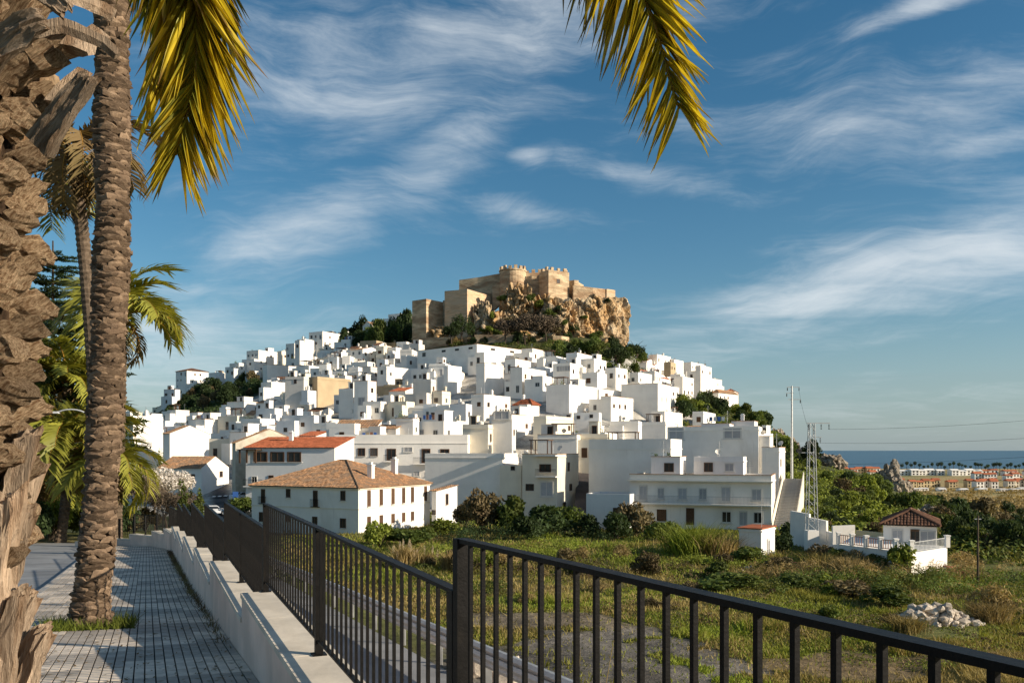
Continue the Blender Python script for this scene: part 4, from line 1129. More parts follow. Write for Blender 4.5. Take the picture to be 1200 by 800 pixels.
strip('lower_road', 1.55, 4.7, -4, 62, lambda y: float(zroad(y)) + .03, M['asphalt_pale'], 'grey lower road running below the retaining wall', 'road')
kb = thing('kerb', 'concrete kerb between the tiled pavement and the road', 'kerb', (0, 0, 0)); kb['kind'] = 'structure'
kme = {}
for i in range(34):
    y = 2 + i * 1.3
    o_ = MB()
    A, B = qp(-2.45, y, dz=-.2), qp(-2.45, y + 1.285, dz=-.2)
    o_.add([A, A + Nn * .15, B + Nn * .15, B] + [p + Vector((0, 0, .2)) for p in (A, A + Nn * .15, B + Nn * .15, B)], [(0, 3, 2, 1), (4, 5, 6, 7), (0, 1, 5, 4), (1, 2, 6, 5), (2, 3, 7, 6), (3, 0, 4, 7)])
    o_.build('kerbstone', M['kerb'], kb)
PALM2 = Vector((-6.19, 12.5, zp(12.5)))
PALM1 = Vector((-2.20, 3.25, zp(3.25)))
tile = MB()
for i in range(4):
    tile.box((-.15 + i * .1, 0, -.011), (.086, .392, .022))
tml = [tile.mesh('paving_tile', [M[k]]) for k in ('tile_light', 'tile_dark')]
tiles = []
nl = 8
for j in range(8, 116):
    s = j * .4
    for i in range(nl):
        l = .2 + i * .4
        p = Vector((X_IN, 0, 0)) + Tn * s - Nn * l
        if p.y > 44: continue
        if abs((p - PALM2).dot(Tn)) < .62 and abs((p - PALM2).dot(Nn)) < .62: continue
        if (p.xy - PALM1.xy).length < .6: continue
        dark = (int((s + .13 * i) / 1.2) % 2) ^ (rng.random() < .12)
        tiles.append((p.y, p.x, dark))
tiles.sort(key=lambda t: (t[0] < 7.0, t[0]))
sl_ = lambda y: -0.086 if y < 20 else -0.068
far = [MB(), MB()]
for k, (y, x, dark) in enumerate(tiles):
    e1 = Vector((Nn.x, Nn.y, Nn.y * sl_(y))).normalized(); e2 = Vector((Tn.x, Tn.y, Tn.y * sl_(y))).normalized(); e3 = e1.cross(e2)
    mw_ = Matrix((e1, e2, e3)).transposed().to_4x4()
    mw_.translation = (x, y, zp(y) + .004 + rng.uniform(-.002, .002))
    if k < 300:
        o = obj('paving_tile', tml[dark], path)
        o.matrix_world = mw_
    else:
        far[dark].add([mw_ @ Vector(v) for v in tile.v], tile.f)
for d_, f_ in zip(('tile_light', 'tile_dark'), far):
    f_.build('paving_tiles', M[d_], path)['kind'] = 'stuff'

# panel ends along the railing: (x, y) at the railing line, with the rail's height
FN = lambda y: Vector((X_F - SL * y, y, 0))
FA = lambda y: Vector((FN(3.69).x - .52 * (y - 3.69), y, 0))
PAN = [(FA(-5.0), FA(-1.0), -.12), (FA(-1.0), FN(3.69), -.378), (FN(3.69), FN(9.7), -.605), (FN(9.7), FN(14.6), -.885), (FN(14.6), FN(19.6), -1.235), (FN(19.6), FN(25.5), -1.57),
       (FN(25.5), FN(31.5), -1.98), (FN(31.5), FN(37), -2.3)]
ARC = [(-14.49, 37), (-15.9, 39.6), (-17.3, 41.6), (-19.0, 42.9), (-20.8, 43.6), (-22.6, 44.6)]
AH = [-2.62, -2.92, -3.2, -3.48, -3.74]
for i, h_ in enumerate(AH):
    PAN.append((Vector((*ARC[i], 0)), Vector((*ARC[i + 1], 0)), h_))
wall = thing('parapet_wall', 'stepped pale plaster parapet wall with stone coping under the black railing', 'wall', (0, 0, 0))
rail = thing('railing', 'black iron stepped railing of vertical bars on the parapet wall', 'railing', (0, 0, 0))
bar_me = MB().box((0, 0, 0), (.0165, .0165, 1)).mesh('bar', M['iron'])
farb = MB()
nbar = 0
for pi_, (A, B, zr_) in enumerate(PAN):
    d = (B - A); L = d.length; d.normalize()
    n = Vector((d.y, -d.x, 0))           # outward (right, field side)
    zw = zr_ - 1.0
    ang = math.atan2(d.y, d.x)
    if pi_ >= 1:
        i0, i1 = A - n * .26, B - n * .26
        o0, o1 = A + n * .13, B + n * .13
        zb = zp(B.y) - 2.6
        jl = 0.0
        MB().prism([tuple(i0.xy), tuple(o0.xy), tuple(o1.xy), tuple(i1.xy)], zb, zw - .05 - .0).build('wall_section', M['plaster_wall'], wall)
        nsl = max(1, int(round(L / 1.55)))
        for k in range(nsl):
            a0, a1 = A + d * (L * k / nsl + .004), A + d * (L * (k + 1) / nsl - .004)
            MB().prism([tuple((a0 - n * .275).xy), tuple((a0 + n * .15).xy), tuple((a1 + n * .15).xy), tuple((a1 - n * .275).xy)], zw - .05, zw + rng.uniform(-.003, .003)).build('coping_slab', M['coping'], wall)
    mid = (A + B) / 2
    MB().box((mid.x, mid.y, zr_ - .009), (L - .05, .052, .018), ang).build('top_rail', M['iron'], rail)
    MB().box((mid.x, mid.y, zw + .115), (L - .06, .036, .014), ang).build('bottom_rail', M['iron'], rail)
    for e, t in (('p', .028), ('p', L * .5), ('p', L - .028)):
        p = A + d * t
        hgt = 1.0 if t < L - .1 else 1.0
        MB().box((p.x, p.y, zw + hgt / 2), (.05, .062, hgt - .004), ang).box((p.x, p.y, zw + .006), (.11, .11, .012), ang).build('post', M['iron'], rail)
    nb = int((L - .1) / (.118 if pi_ < 2 else .152))
    for k in range(nb):
        t = .06 + (k + .5) * (L - .12) / nb
        if abs(t - L * .5) < .05: continue
        p = A + d * t
        h0, h1 = zw + .122, zr_ - .018
        if nbar < 300 and pi_ >= 1:
            o = obj('bar', bar_me, rail, (p.x, p.y, (h0 + h1) / 2), ang)
            o.scale.z = h1 - h0
            nbar += 1
        else:
            farb.box((p.x, p.y, (h0 + h1) / 2), (.0165, .0165, h1 - h0), ang)
farb.build('bars', M['iron'], rail)['kind'] = 'stuff'
# guard rail along the lower road
gr = thing('guard_rail', 'dull grey metal guard rail along the outer edge of the lower road', 'guard rail', (0, 0, 0))
gm = MB()
ysg = [8 + i * 2.0 for i in range(24)]
for y in ysg:
    p = Vector((4.75 - SL * y, y, float(zroad(y))))
    MB().box((p.x + .06, p.y, p.z + .3), (.09, .07, .64)).build('post', M['steel'], gr)
for prof in ((.42, .0), (.52, .035), (.62, .0)):
    gm.tube([Vector((4.72 - prof[1] - SL * y, y, float(zroad(y)) + prof[0])) for y in ysg], .055, 6, squash=1.0)
gm.build('beam', M['steel'], gr)

# ------------------------------------------------------------------ leaves, bushes, trees
def unit(n, r):
    v = r.normal(size=(n, 3)); return v / np.linalg.norm(v, axis=1, keepdims=True)
def leafcloud(centers, radii, n, size, seed, flat=0.0, aspect=2.0, droop=0.0):
    """many small leaf faces spread through the shells of overlapping clumps"""
    r = np.random.default_rng(seed)
    centers, radii = np.asarray(centers, float), np.asarray(radii, float)
    wgt = radii.prod(1) ** (2 / 3); wgt /= wgt.sum()
    ci = r.choice(len(centers), n, p=wgt)
    dirs = unit(n, r)
    rad = r.uniform(.45, 1.04, n) ** .6
    p = centers[ci] + dirs * radii[ci] * rad[:, None]
    nr = dirs * .7 + unit(n, r) * .9 + np.array((0, 0, flat))
    nr /= np.linalg.norm(nr, axis=1, keepdims=True)
    a = np.cross(nr, unit(n, r)); a /= np.linalg.norm(a, axis=1, keepdims=True)
    a[:, 2] -= droop; a /= np.linalg.norm(a, axis=1, keepdims=True)
    b = np.cross(nr, a)
    s = size * r.uniform(.6, 1.4, n)[:, None]
    v = np.stack([p - a * s, p - b * s / aspect, p + a * s, p + b * s / aspect], 1).reshape(-1, 3)
    f = np.arange(4 * n).reshape(n, 4)
    return v, f
def blobs(k, seed, rx=1.0, rz=1.0, rr=(.28, .5), zoff=0.6, hollow=.35):
    r = np.random.default_rng(seed)
    d = unit(k, r)
    d[:, 2] = np.abs(d[:, 2]) * 1.0 - .25
    q = r.uniform(hollow, .8, k)[:, None]
    c = d * q * np.array((rx, rx, rz)) + np.array((0, 0, zoff))
    ra = r.uniform(*rr, k)[:, None] * np.array((rx, rx, rz * .85))
    return c, ra
VAR = {}
def bush_meshes(key, mname, n, size, count=4, **kw):
    VAR[key] = []
    for i in range(count):
        c, ra = blobs(13, 100 * len(VAR) + i * 7 + 3, **{k: v for k, v in kw.items() if k in ('rx', 'rz', 'rr', 'zoff', 'hollow')})
        v, f = leafcloud(c, ra, n, size, 31 * len(VAR) + i, **{k: v for k, v in kw.items() if k in ('flat', 'aspect', 'droop')})
        VAR[key].append(npmesh('foliage', v, f, M[mname]))
bush_meshes('dark bush', 'leaf_dark', 1500, .105)
bush_meshes('green bush', 'leaf_green', 1500, .105)
bush_meshes('bright green bush', 'leaf_bright', 1300, .11)
bush_meshes('olive brown bush', 'leaf_olive', 1300, .095)
bush_meshes('dry tan bush', 'straw', 1000, .11, aspect=4.5)
stem_me = MB()
for i in range(5):
    q = i * 1.3
    stem_me.tube([(0, 0, -.25), (math.cos(q) * .12, math.sin(q) * .12, .3), (math.cos(q) * .45, math.sin(q) * .45, .85)], [.05, .04, .015], 5)
stem_me = stem_me.mesh('stem', M['bark'])
BUSHES = []
def bush(kind, u, v, wpx, hpx, D=None, pos=None):
    if pos is None:
        D = D or hit(u, v, 30)
        if D is None: return
        p = P(u, v, D)
        p.z = min(p.z, gz(p.x, p.y))
    else: p = pos; D = p.y
    o = obj('bush', None, None, p, rng.uniform(0, 6.28))
    f = obj('foliage', rng.choice(VAR[kind]), o); s = obj('stem', stem_me, o)
    r, hh = wpx / FPX * D * .5, hpx / FPX * D / 1.25
    f.scale = s.scale = (r, r * rng.uniform(.85, 1.15), hh)
    pend(o, {'dark bush': 'dark green rounded bush', 'green bush': 'mid green leafy bush', 'bright green bush': 'bright yellow green bush', 'olive brown bush': 'olive brown thin bush', 'dry tan bush': 'dry tan grassy bush'}[kind],
         kind.split()[-2] + ' bush' if False else kind, u, v, 'bush', 'bushes growing wild around the town')
    BUSHES.append(o)
def scatter(poly, n, kinds, wr, asp=(.6, .95), D=None, dmin=60):
    us, vs_ = [p[0] for p in poly], [p[1] for p in poly]
    k = 0; tries = 0
    L = []
    while k < n and tries < n * 40:
        tries += 1
        u, v = rng.uniform(min(us), max(us)), rng.uniform(min(vs_), max(vs_))
        if not inpoly(u, v, poly): continue
        d = hit(u, v, dmin)
        if d is None: continue
        L.append((d, u, v)); k += 1
    for d, u, v in L:
        wp_ = rng.uniform(*wr)
        x, y = (u - 600) / FPX * d, d
        if any(math.hypot(x - q[5], y - q[6]) < q[7] + .2 for q in HOUSES): continue
        bush(rng.choice(kinds), u, v + 1, wp_, wp_ * rng.uniform(*asp))
landmark('the lattice pylon', 950, 575); landmark('the pointed rock', 1043, 565); landmark('the stone heap', 1095, 722); landmark('the reed clump', 822, 628)
landmark('the dark alley', 686, 560); landmark('the dark scrub slope', 255, 460); landmark('the rocky hill shoulder', 930, 520); landmark('the leftmost palm trunk', 30, 400); landmark('the utility pole', 1146, 620)
dk, gn, br_, ol, ty = 'dark bush', 'green bush', 'bright green bush', 'olive brown bush', 'dry tan bush'
scatter([(190, 488), (200, 476), (245, 458), (300, 442), (308, 462), (262, 476), (240, 486)], 42, [dk, dk, dk, ol], (10, 22))
scatter([(396, 408), (404, 392), (440, 396), (486, 388), (484, 404), (440, 412)], 26, [dk, dk, dk, gn], (12, 24), (.9, 1.5))
scatter([(640, 416), (690, 408), (740, 410), (765, 434), (720, 446), (660, 430)], 30, [dk, dk, gn, gn, br_], (12, 24), (.6, 1.0))
scatter([(796, 474), (850, 472), (890, 490), (905, 506), (860, 500), (798, 496)], 30, [dk, dk, gn, gn, br_], (14, 26))
scatter([(880, 500), (905, 505), (960, 545), (1030, 566), (1045, 600), (1030, 628), (960, 625), (920, 590), (905, 540)], 75, [gn, gn, br_, dk, dk, br_, ol], (12, 30))
scatter([(1040, 590), (1120, 610), (1200, 625), (1200, 655), (1130, 655), (1120, 640)], 26, [dk, gn, dk, ol], (20, 46))
scatter([(500, 405), (560, 402), (600, 402), (640, 398), (640, 404), (560, 404)], 12, [ol, dk, ty], (8, 16))
for u, v, wd, h_, k in ((565, 622, 62, 46, ol), (600, 625, 55, 40, gn), (545, 618, 36, 28, ol), (640, 628, 60, 34, dk), (618, 632, 44, 26, dk), (660, 626, 50, 34, gn), (690, 628, 40, 24, dk), (745, 628, 56, 40, ol), (722, 632, 40, 26, dk),
                        (795, 614, 32, 34, gn), (825, 612, 22, 26, ol), (775, 634, 44, 24, gn), (520, 628, 40, 20, br_), (500, 634, 34, 16, gn), (880, 660, 50, 18, gn), (915, 648, 34, 22, dk), (925, 636, 22, 20, dk),
                        (1055, 672, 44, 34, br_), (1030, 668, 36, 18, gn), (985, 664, 40, 20, gn), (960, 660, 36, 22, ol), (1130, 668, 44, 20, ty), (1000, 668, 46, 22, ty), (475, 640, 60, 22, gn), (445, 640, 40, 26, br_),
                        (285, 604, 36, 20, gn), (1165, 725, 60, 40, ty), (1040, 712, 60, 24, gn), (930, 690, 60, 16, gn), (860, 690, 80, 18, gn), (1000, 700, 70, 20, ol)):
    bush(k, u, v, wd, h_)
def leafy_tree(name, label, cat, p, hgt, cr, mname, seed, n=2600, size=.16, trunk_r=.14, zc=.62, crz=.5, group=None, pend_=None, k=18, **kw):
    t = obj(name, None, None, p)
    r_ = random.Random(seed)
    tk = MB()
    pts = [(0, 0, -.4)] + [(r_.uniform(-.1, .1) * i, r_.uniform(-.1, .1) * i, hgt * zc * i / 4) for i in range(1, 5)]
    tk.tube(pts, [trunk_r * (1 - .13 * i) for i in range(5)], 8)
    for i in range(7):
        q = i * 2.4 + r_.random(); s0 = Vector(pts[2 + i % 3])
        e = Vector((math.cos(q) * cr * .75, math.sin(q) * cr * .75, hgt * r_.uniform(.6, .9)))
        tk.tube([s0, s0.lerp(e, .5) + Vector((0, 0, .15 * cr)), e], [trunk_r * .5, trunk_r * .3, trunk_r * .1], 5)
    tk.build('trunk', M['bark'], t)
    c, ra = blobs(k, seed, rx=cr, rz=hgt * crz, rr=(.22, .42), zoff=hgt * zc, hollow=.4)
    v, f = leafcloud(c, ra, n, size, seed, **kw)
    obj('crown', npmesh('crown', v, f, M[mname]), t)
    if label: tag(t, label, cat, group)
    return t
def at(u, v, D, dz=0.0):
    p = P(u, v, D); p.z = gz(p.x, p.y) + dz; return p
scatter([(560, 690), (800, 684), (1000, 700), (1250, 710), (1250, 790), (1000, 760), (640, 712)], 16, [ol, ty, br_, gn], (10, 30), (.3, .6))
scatter([(470, 660), (700, 650), (960, 668), (1000, 690), (700, 680), (500, 684)], 22, [ol, ty, gn, br_, ol], (14, 40), (.4, .7))
# castle-side trees
def pt(u, v): return P(u, v, hit(u, v, 150))
def hillpine(u, v, wpx, hpx, lab, mname='leaf_dark', seed=1, cone=False):
    D = hit(u, v, 150) or 330
    if v < 404 and 500 < u < 700: D = 305
    p = P(u, v, D)
    return leafy_tree('pine_tree', lab, 'tree', p, hpx / FPX * D, wpx / FPX * D * .55, mname, seed, 2200, .34, .3, .5, .52 if cone else .42, k=20)
hillpine(541, 404, 26, 42, 'dark pointed conifer in front of the castle bastion', seed=3, cone=True)
hillpine(529, 402, 22, 26, 'dark tree left of the pointed conifer by the corner tower', seed=4)
hillpine(700, 424, 34, 34, 'broad dark green tree at the right foot of the castle crag', 'leaf_green', 5)
hillpine(722, 432, 32, 34, 'dark pine below the cliff end of the castle crag', seed=6)
hillpine(746, 426, 30, 30, 'dark pine standing against the sky right of the castle cliff', seed=7)
hillpine(615, 404, 46, 48, 'leafless grey brown tree on the crag below the round tower', 'twig', 8)
hillpine(640, 404, 44, 44, 'bare brown tree on the crag right of the leafless one', 'twig', 9)
hillpine(592, 404, 38, 38, 'bare brown thicket tree left of the leafless crag tree', 'twig', 10)
for i, (u, v, w_, h_) in enumerate(((404, 404, 9, 24), (412, 402, 11, 22), (422, 403, 16, 20), (444, 400, 20, 20), (468, 398, 24, 22), (478, 396, 18, 22))):
    o = hillpine(u, v, w_, h_, None, seed=20 + i, cone=True)
    pend(o, 'dark conifer on the ridge', 'conifer', u, v - 10, 'tree', 'dark conifers on the ridge left of the castle')
# trees at the left end of the town
leafy_tree('blossom_tree', 'white blossoming tree above the brown thicket at the left', 'tree', at(182, 600, 66), 5.3, 2.9, 'blossom', 41, 7000, .10, .1, .66, .40)
t = leafy_tree('thicket_tree', 'bare brown twiggy tree in front of the blossoming tree', 'tree', at(195, 615, 60), 4.0, 2.7, 'twig', 42, 8000, .1, .1, .5, .5, aspect=6)
leafy_tree('thicket_tree', 'olive brown twiggy tree between trunk and blossoming tree', 'tree', at(160, 612, 62), 5.2, 2.4, 'twig', 43, 6500, .1, .1, .55, .45, aspect=6)
def cypress(u, v, D, wpx, hpx, lab, seed):
    p = at(u, v, D); H = (p.z * 0 + hpx / FPX * D); r = wpx / FPX * D / 2
    t = tag(obj('cypress_tree', None, None, p), lab, 'tree')
    MB().tube([(0, 0, -.3), (0, 0, H * .8)], [.12, .04], 6).build('trunk', M['bark'], t)
    rr = np.random.default_rng(seed)
    n_ = 26
    zz = np.linspace(.08, .97, n_)
    c = np.stack([rr.normal(0, r * .22, n_), rr.normal(0, r * .22, n_), zz * H], 1)
    w_ = r * np.clip(np.sin(np.clip(zz * 1.05, 0, 1) ** .6 * PI) * 1.1, .18, 1)
    ra = np.stack([w_ * .8, w_ * .8, np.full(n_, H * .07)], 1)
    v_, f_ = leafcloud(c, ra, 2200, .11, seed)
    obj('crown', npmesh('crown', v_, f_, M['leaf_green']), t)
cypress(188, 546, 150, 13, 50, 'slim tall cypress before the blank white gable', 51)
cypress(215, 612, 58, 20, 74, 'dark cypress behind the stepped fence, the left one of two', 52)
cypress(233, 612, 58, 20, 64, 'dark cypress behind the stepped fence, the right one of two', 53)

# palms -----------------------------------------------------------------------
def frond_mesh(L, seed, m, droop=1.0, lf=.42, nl=34, rachis_up=.6):
    r = np.random.default_rng(seed)
    N = 14
    a0 = rachis_up + r.uniform(-.15, .15)
    pts = [np.zeros(3)]
    for i in range(N):
        th = a0 - droop * (i / N) ** 1.15 * 2.1
        pts.append(pts[-1] + np.array((math.cos(th), 0.02 * r.normal(), math.sin(th))) * L / N)
    pts = np.array(pts)
    o = MB(); o.tube([tuple(p) for p in pts], [L * .012 * (1 - .8 * i / N) for i in range(N + 1)], 4, mi=1)
    for k in range(nl):
        t = .12 + .88 * (k + .5) / nl
        x = t * N; i = min(int(x), N - 1); p = pts[i] + (pts[i + 1] - pts[i]) * (x - i)
        tg = pts[i + 1] - pts[i]; tg = tg / np.linalg.norm(tg)
        up = np.cross(np.array((0, 1, 0)), tg) * -1
        for sd in (-1, 1):
            ll = lf * (1.0 - .55 * abs(t - .45)) * r.uniform(.8, 1.15)
            d = tg * .62 + np.array((0, sd * .75, 0)) + up * .22 + r.normal(0, .09, 3)
            d /= np.linalg.norm(d)
            w_ = ll * .035 + .006
            sg = np.array((0, 0, -1))
            m1 = p + d * ll * .55 + sg * ll * .05
            e = p + d * ll + sg * ll * .28
            wv = np.cross(d, up); wv /= np.linalg.norm(wv) + 1e-6
            wv = wv * .8 + up * .4
            o.add([p - wv * w_ * .6, p + wv * w_ * .6, m1 + wv * w_, m1 - wv * w_, e], [(0, 1, 2, 3), (3, 2, 4)])
    return o.mesh('frond', [M[m], M['rachis']])
FR = {'green': [frond_mesh(1.0, i, 'leaflet_green', .85 + .12 * i, .34, 34) for i in range(4)], 'dry': [frond_mesh(1.0, 20 + i, 'leaflet_dry', 1.35 + .1 * i, .26, 28, .25) for i in range(3)], 'mixed': [frond_mesh(1.0, 40 + i, 'leaflet_dry' if i else 'leaflet_green', .95 + .12 * i, .24, 36, .5) for i in range(4)]}
def palm(label, base, crown, rad, fl, n, kind='green', seed=1, dry=8, up=(-.2, 1.05), name='palm_tree'):
    r_ = random.Random(seed)
    t = tag(obj(name, None, None, base), label, 'palm')
    c = crown - base
    tk = MB()
    N = max(24, int(c.length / .12))
    pts = [Vector((c.x * s ** (1.0 + .5 * (kind == 'mixed')) + math.sin(s * 3) * .12, c.y * s, c.z * s - .2 * (1 - s))) for s in (i / N for i in range(N + 1))]
    tk.tube(pts, [rad * (1.0 + .35 * max(0, 1 - i / N * 8) + (.10 if i % 2 else -.05)) for i in range(N + 1)], 12)
    tk.build('trunk', M['palm_thin'], t)
    for i in range(n):
        q = i * 2.399 + r_.uniform(-.2, .2)
        f = obj('frond', r_.choice(FR[kind]), t, c)
        s = fl * r_.uniform(.8, 1.1)
        f.scale = (s, s, s)
        f.rotation_euler = (0, -(up[0] + (up[1] - up[0]) * (i / n)), q)
    for i in range(dry):
        q = i * 2.399 + 1 + r_.uniform(-.3, .3)
        f = obj('frond', r_.choice(FR['dry']), t, c - Vector((0, 0, .1)))
        s = fl * r_.uniform(.6, .9); f.scale = (s, s, s)
        f.rotation_euler = (0, r_.uniform(.3, .9), q)
    st = MB()
    for i in range(14):
        q = i * 2.399
        st.tube([c + Vector((0, 0, -.25)), c + Vector((math.cos(q) * .3, math.sin(q) * .3, .25 + .02 * i))], [.06, .03], 5)
    st.build('crown_shaft', M['palm_fibre'], t)
    return t
palm('thin tall palm with drooping dry fronds seen between the two near trunks', at(116, 640, 37), P(86, 182, 37), .27, 4.4, 18, 'mixed', 3, 10, (-.7, .8))
palm('green date palm whose crown shows right of the ringed trunk', at(135, 640, 50), P(141, 372, 50), .3, 4.6, 26, 'green', 4, 5)
palm('low palm with yellowish fronds by the street lamp', at(70, 640, 49), P(80, 520, 49), .27, 4.4, 30, 'green', 5, 10)
palm('low palm with hanging yellow fronds right behind the ringed trunk', at(128, 640, 48), P(128, 545, 48), .3, 3.3, 26, 'green', 6, 10, (-.7, .8))
palm('spiky green palm above the low palm by the lamp', at(60, 640, 58), P(78, 452, 58), .3, 4.2, 26, 'green', 7, 6)
palm('bushy palm at the far left behind the leftmost trunk', at(38, 640, 53), P(46, 560, 53), .3, 4.2, 28, 'green', 8, 8)
# tiered conifer behind them
nt_ = tag(obj('conifer_tree', None, None, at(62, 640, 60)), 'dark tiered conifer with level branches behind the leftmost trunk', 'tree')
H = 20.5
MB().tube([(0, 0, -.4), (0, 0, H)], [.3, .05], 8).build('trunk', M['bark'], nt_)
rr_ = random.Random(5)
brm = []
for k_ in range(3):
    c_ = np.array([(s, rr_.uniform(-.12, .12), .1 * s + rr_.uniform(-.03, .03)) for s in np.linspace(.25, 1, 10)])
    ra_ = np.array([(.16, .11 + .10 * math.sin(s * 3), .045) for s in np.linspace(.25, 1, 10)])
    v_, f_ = leafcloud(c_, ra_, 420, .05, 70 + k_, aspect=3)
    brm.append(npmesh('branch', v_, f_, M['leaf_dark']))
for i in range(17):
    z_ = H * (.28 + .7 * i / 17)
    L_ = 5.2 * (1 - i / 19) + .9
    for k_ in range(6):
        o = obj('branch', rr_.choice(brm), nt_, (0, 0, z_), k_ * PI / 3 + i * .4)
        o.scale = (L_ * rr_.uniform(.85, 1.1), L_, L_ * .8)
# street lamp
lp = at(106, 643, 44)
la = thing('street_lamp', 'pale grey street lamp with a curved arm among the palms', 'street lamp', lp)
hz_ = P(0, 492, 44).z - lp.z
MB().tube([(0, 0, 0), (0, 0, hz_)], [.07, .05], 8).tube([(0, 0, 0), (0, 0, .5)], [.11, .09], 8).build('pole', M['lamp_grey'], la)
arc = [(-1.35 * (1 - math.cos(q)) * .75, 0, hz_ + .55 * math.sin(q)) for q in np.linspace(0, PI * .72, 10)]
MB().tube(arc, .035, 6).build('arm', M['lamp_grey'], la)
e_ = Vector(arc[-1])
MB().box((e_.x - .2, 0, e_.z - .03), (.5, .2, .1), 0, taper=.7).build('lamp_head', M['lamp_grey'], la)
# shrubs behind the end of the path
for u, v, D, w_, h_, k in ((60, 640, 50, 60, 46, br_), (98, 642, 52, 50, 40, gn), (135, 640, 54, 50, 34, dk), (150, 625, 58, 40, 26, ol), (40, 640, 48, 50, 40, dk), (170, 612, 62, 44, 26, ol), (120, 632, 60, 60, 60, gn), (75, 632, 62, 70, 70, dk), (215, 610, 70, 30, 20, gn)):
    bush(k, u, v, w_, h_, pos=at(u, v, D))
rng = random.Random(11)
# ------------------------------------------------------------------ the two near palm trunks
def lump(sub, seed, flat=.6, amp=.3):
    bm = bmesh.new()
    bmesh.ops.create_icosphere(bm, subdivisions=sub, radius=1)
    sv = Vector((seed * 3.7, seed * 9.1, seed))
    vs_ = []
    for v in bm.verts:
        p = v.co.copy()
        k = (abs(p.x) ** 3 + abs(p.y) ** 3 + abs(p.z) ** 3) ** (-1 / 3)
        p = p * (.55 + .45 * k) 
        d = noise.fractal(p * 1.3 + sv, .8, 2.1, 5)
        rd = abs(noise.noise(Vector((p.x * 3.2, p.y * 1.2, p.z * 1.2)) + sv))
        p = p * (1 + amp * d - amp * .8 * rd)
        if p.y > flat: p.y = flat + (p.y - flat) * .25 + .10 * noise.noise(p * 4 + sv)     # the cut end of the leaf stalk
        if p.z > 0: p.x *= 1 - .35 * p.z
        vs_.append(tuple(p))
    fs = [tuple(l.index for l in f.verts) for f in bm.faces]
    bm.free()
    return vs_, fs
def lump_mesh(name, sub, seed, m, flat=.6, amp=.3):
    v, f = lump(sub, seed, flat, amp)
    me = bpy.data.meshes.new(name); me.from_pydata(v, [], f); me.materials.append(M[m]); me.update()
    return me
def boots(root, axis, rad, z0, z1, dz, size, meshes, face, lowmesh, limit, name='leaf_base', tilt=.5, m='palm_boot', inz=(-9, 9)):
    n = int((z1 - z0) / dz)
    L = []
    for i in range(n):
        z = z0 + dz * (i + .5)
        q = i * 2.39996
        c = axis(z)
        vis = math.cos(q - face)
        L.append((not (vis > -.25 and inz[0] < z < inz[1]), rng.random(), z, q, c))
    L.sort(key=lambda t: (t[0], t[1]))
    rest = MB(); cnt = 0
    for hid, _, z, q, c in L:
        r = rad(z)
        o_ = Vector((math.cos(q), math.sin(q), 0)); tn = Vector((-math.sin(q), math.cos(q), 0))
        tl = tilt + rng.uniform(-.25, .25)
        up = (Vector((0, 0, 1)) * math.cos(tl) + o_ * math.sin(tl)).normalized()
        out = tn.cross(up) * -1
        if out.dot(o_) < 0: out = -out
        roll = rng.uniform(-.25, .25)
        tx = (tn * math.cos(roll) + up * math.sin(roll)).normalized(); uz = tx.cross(out); 
        if uz.z < 0: uz, tx = -uz, -tx
        k = rng.uniform(.78, 1.25)
        sx, sy, sz = size[0] * k * rng.uniform(.85, 1.2), size[1] * rng.uniform(.7, 1.35), size[2] * k * rng.uniform(.85, 1.2)
        mw_ = Matrix((tx * sx, out * sy, uz * sz)).transposed().to_4x4()
        mw_.translation = c + o_ * (r + size[1] * .25) + Vector((0, 0, 0))
        if not hid and cnt < limit:
            o = obj(name, rng.choice(meshes), root)
            o.matrix_world = mw_
            cnt += 1
        else:
            v, f = lowmesh[int(rng.random() * len(lowmesh))]
            rest.add([mw_ @ Vector(p) for p in v], f)
    if rest.v: rest.build(name.replace('base', 'bases').replace('scar', 'scars'), M[m], root)['kind'] = 'stuff'

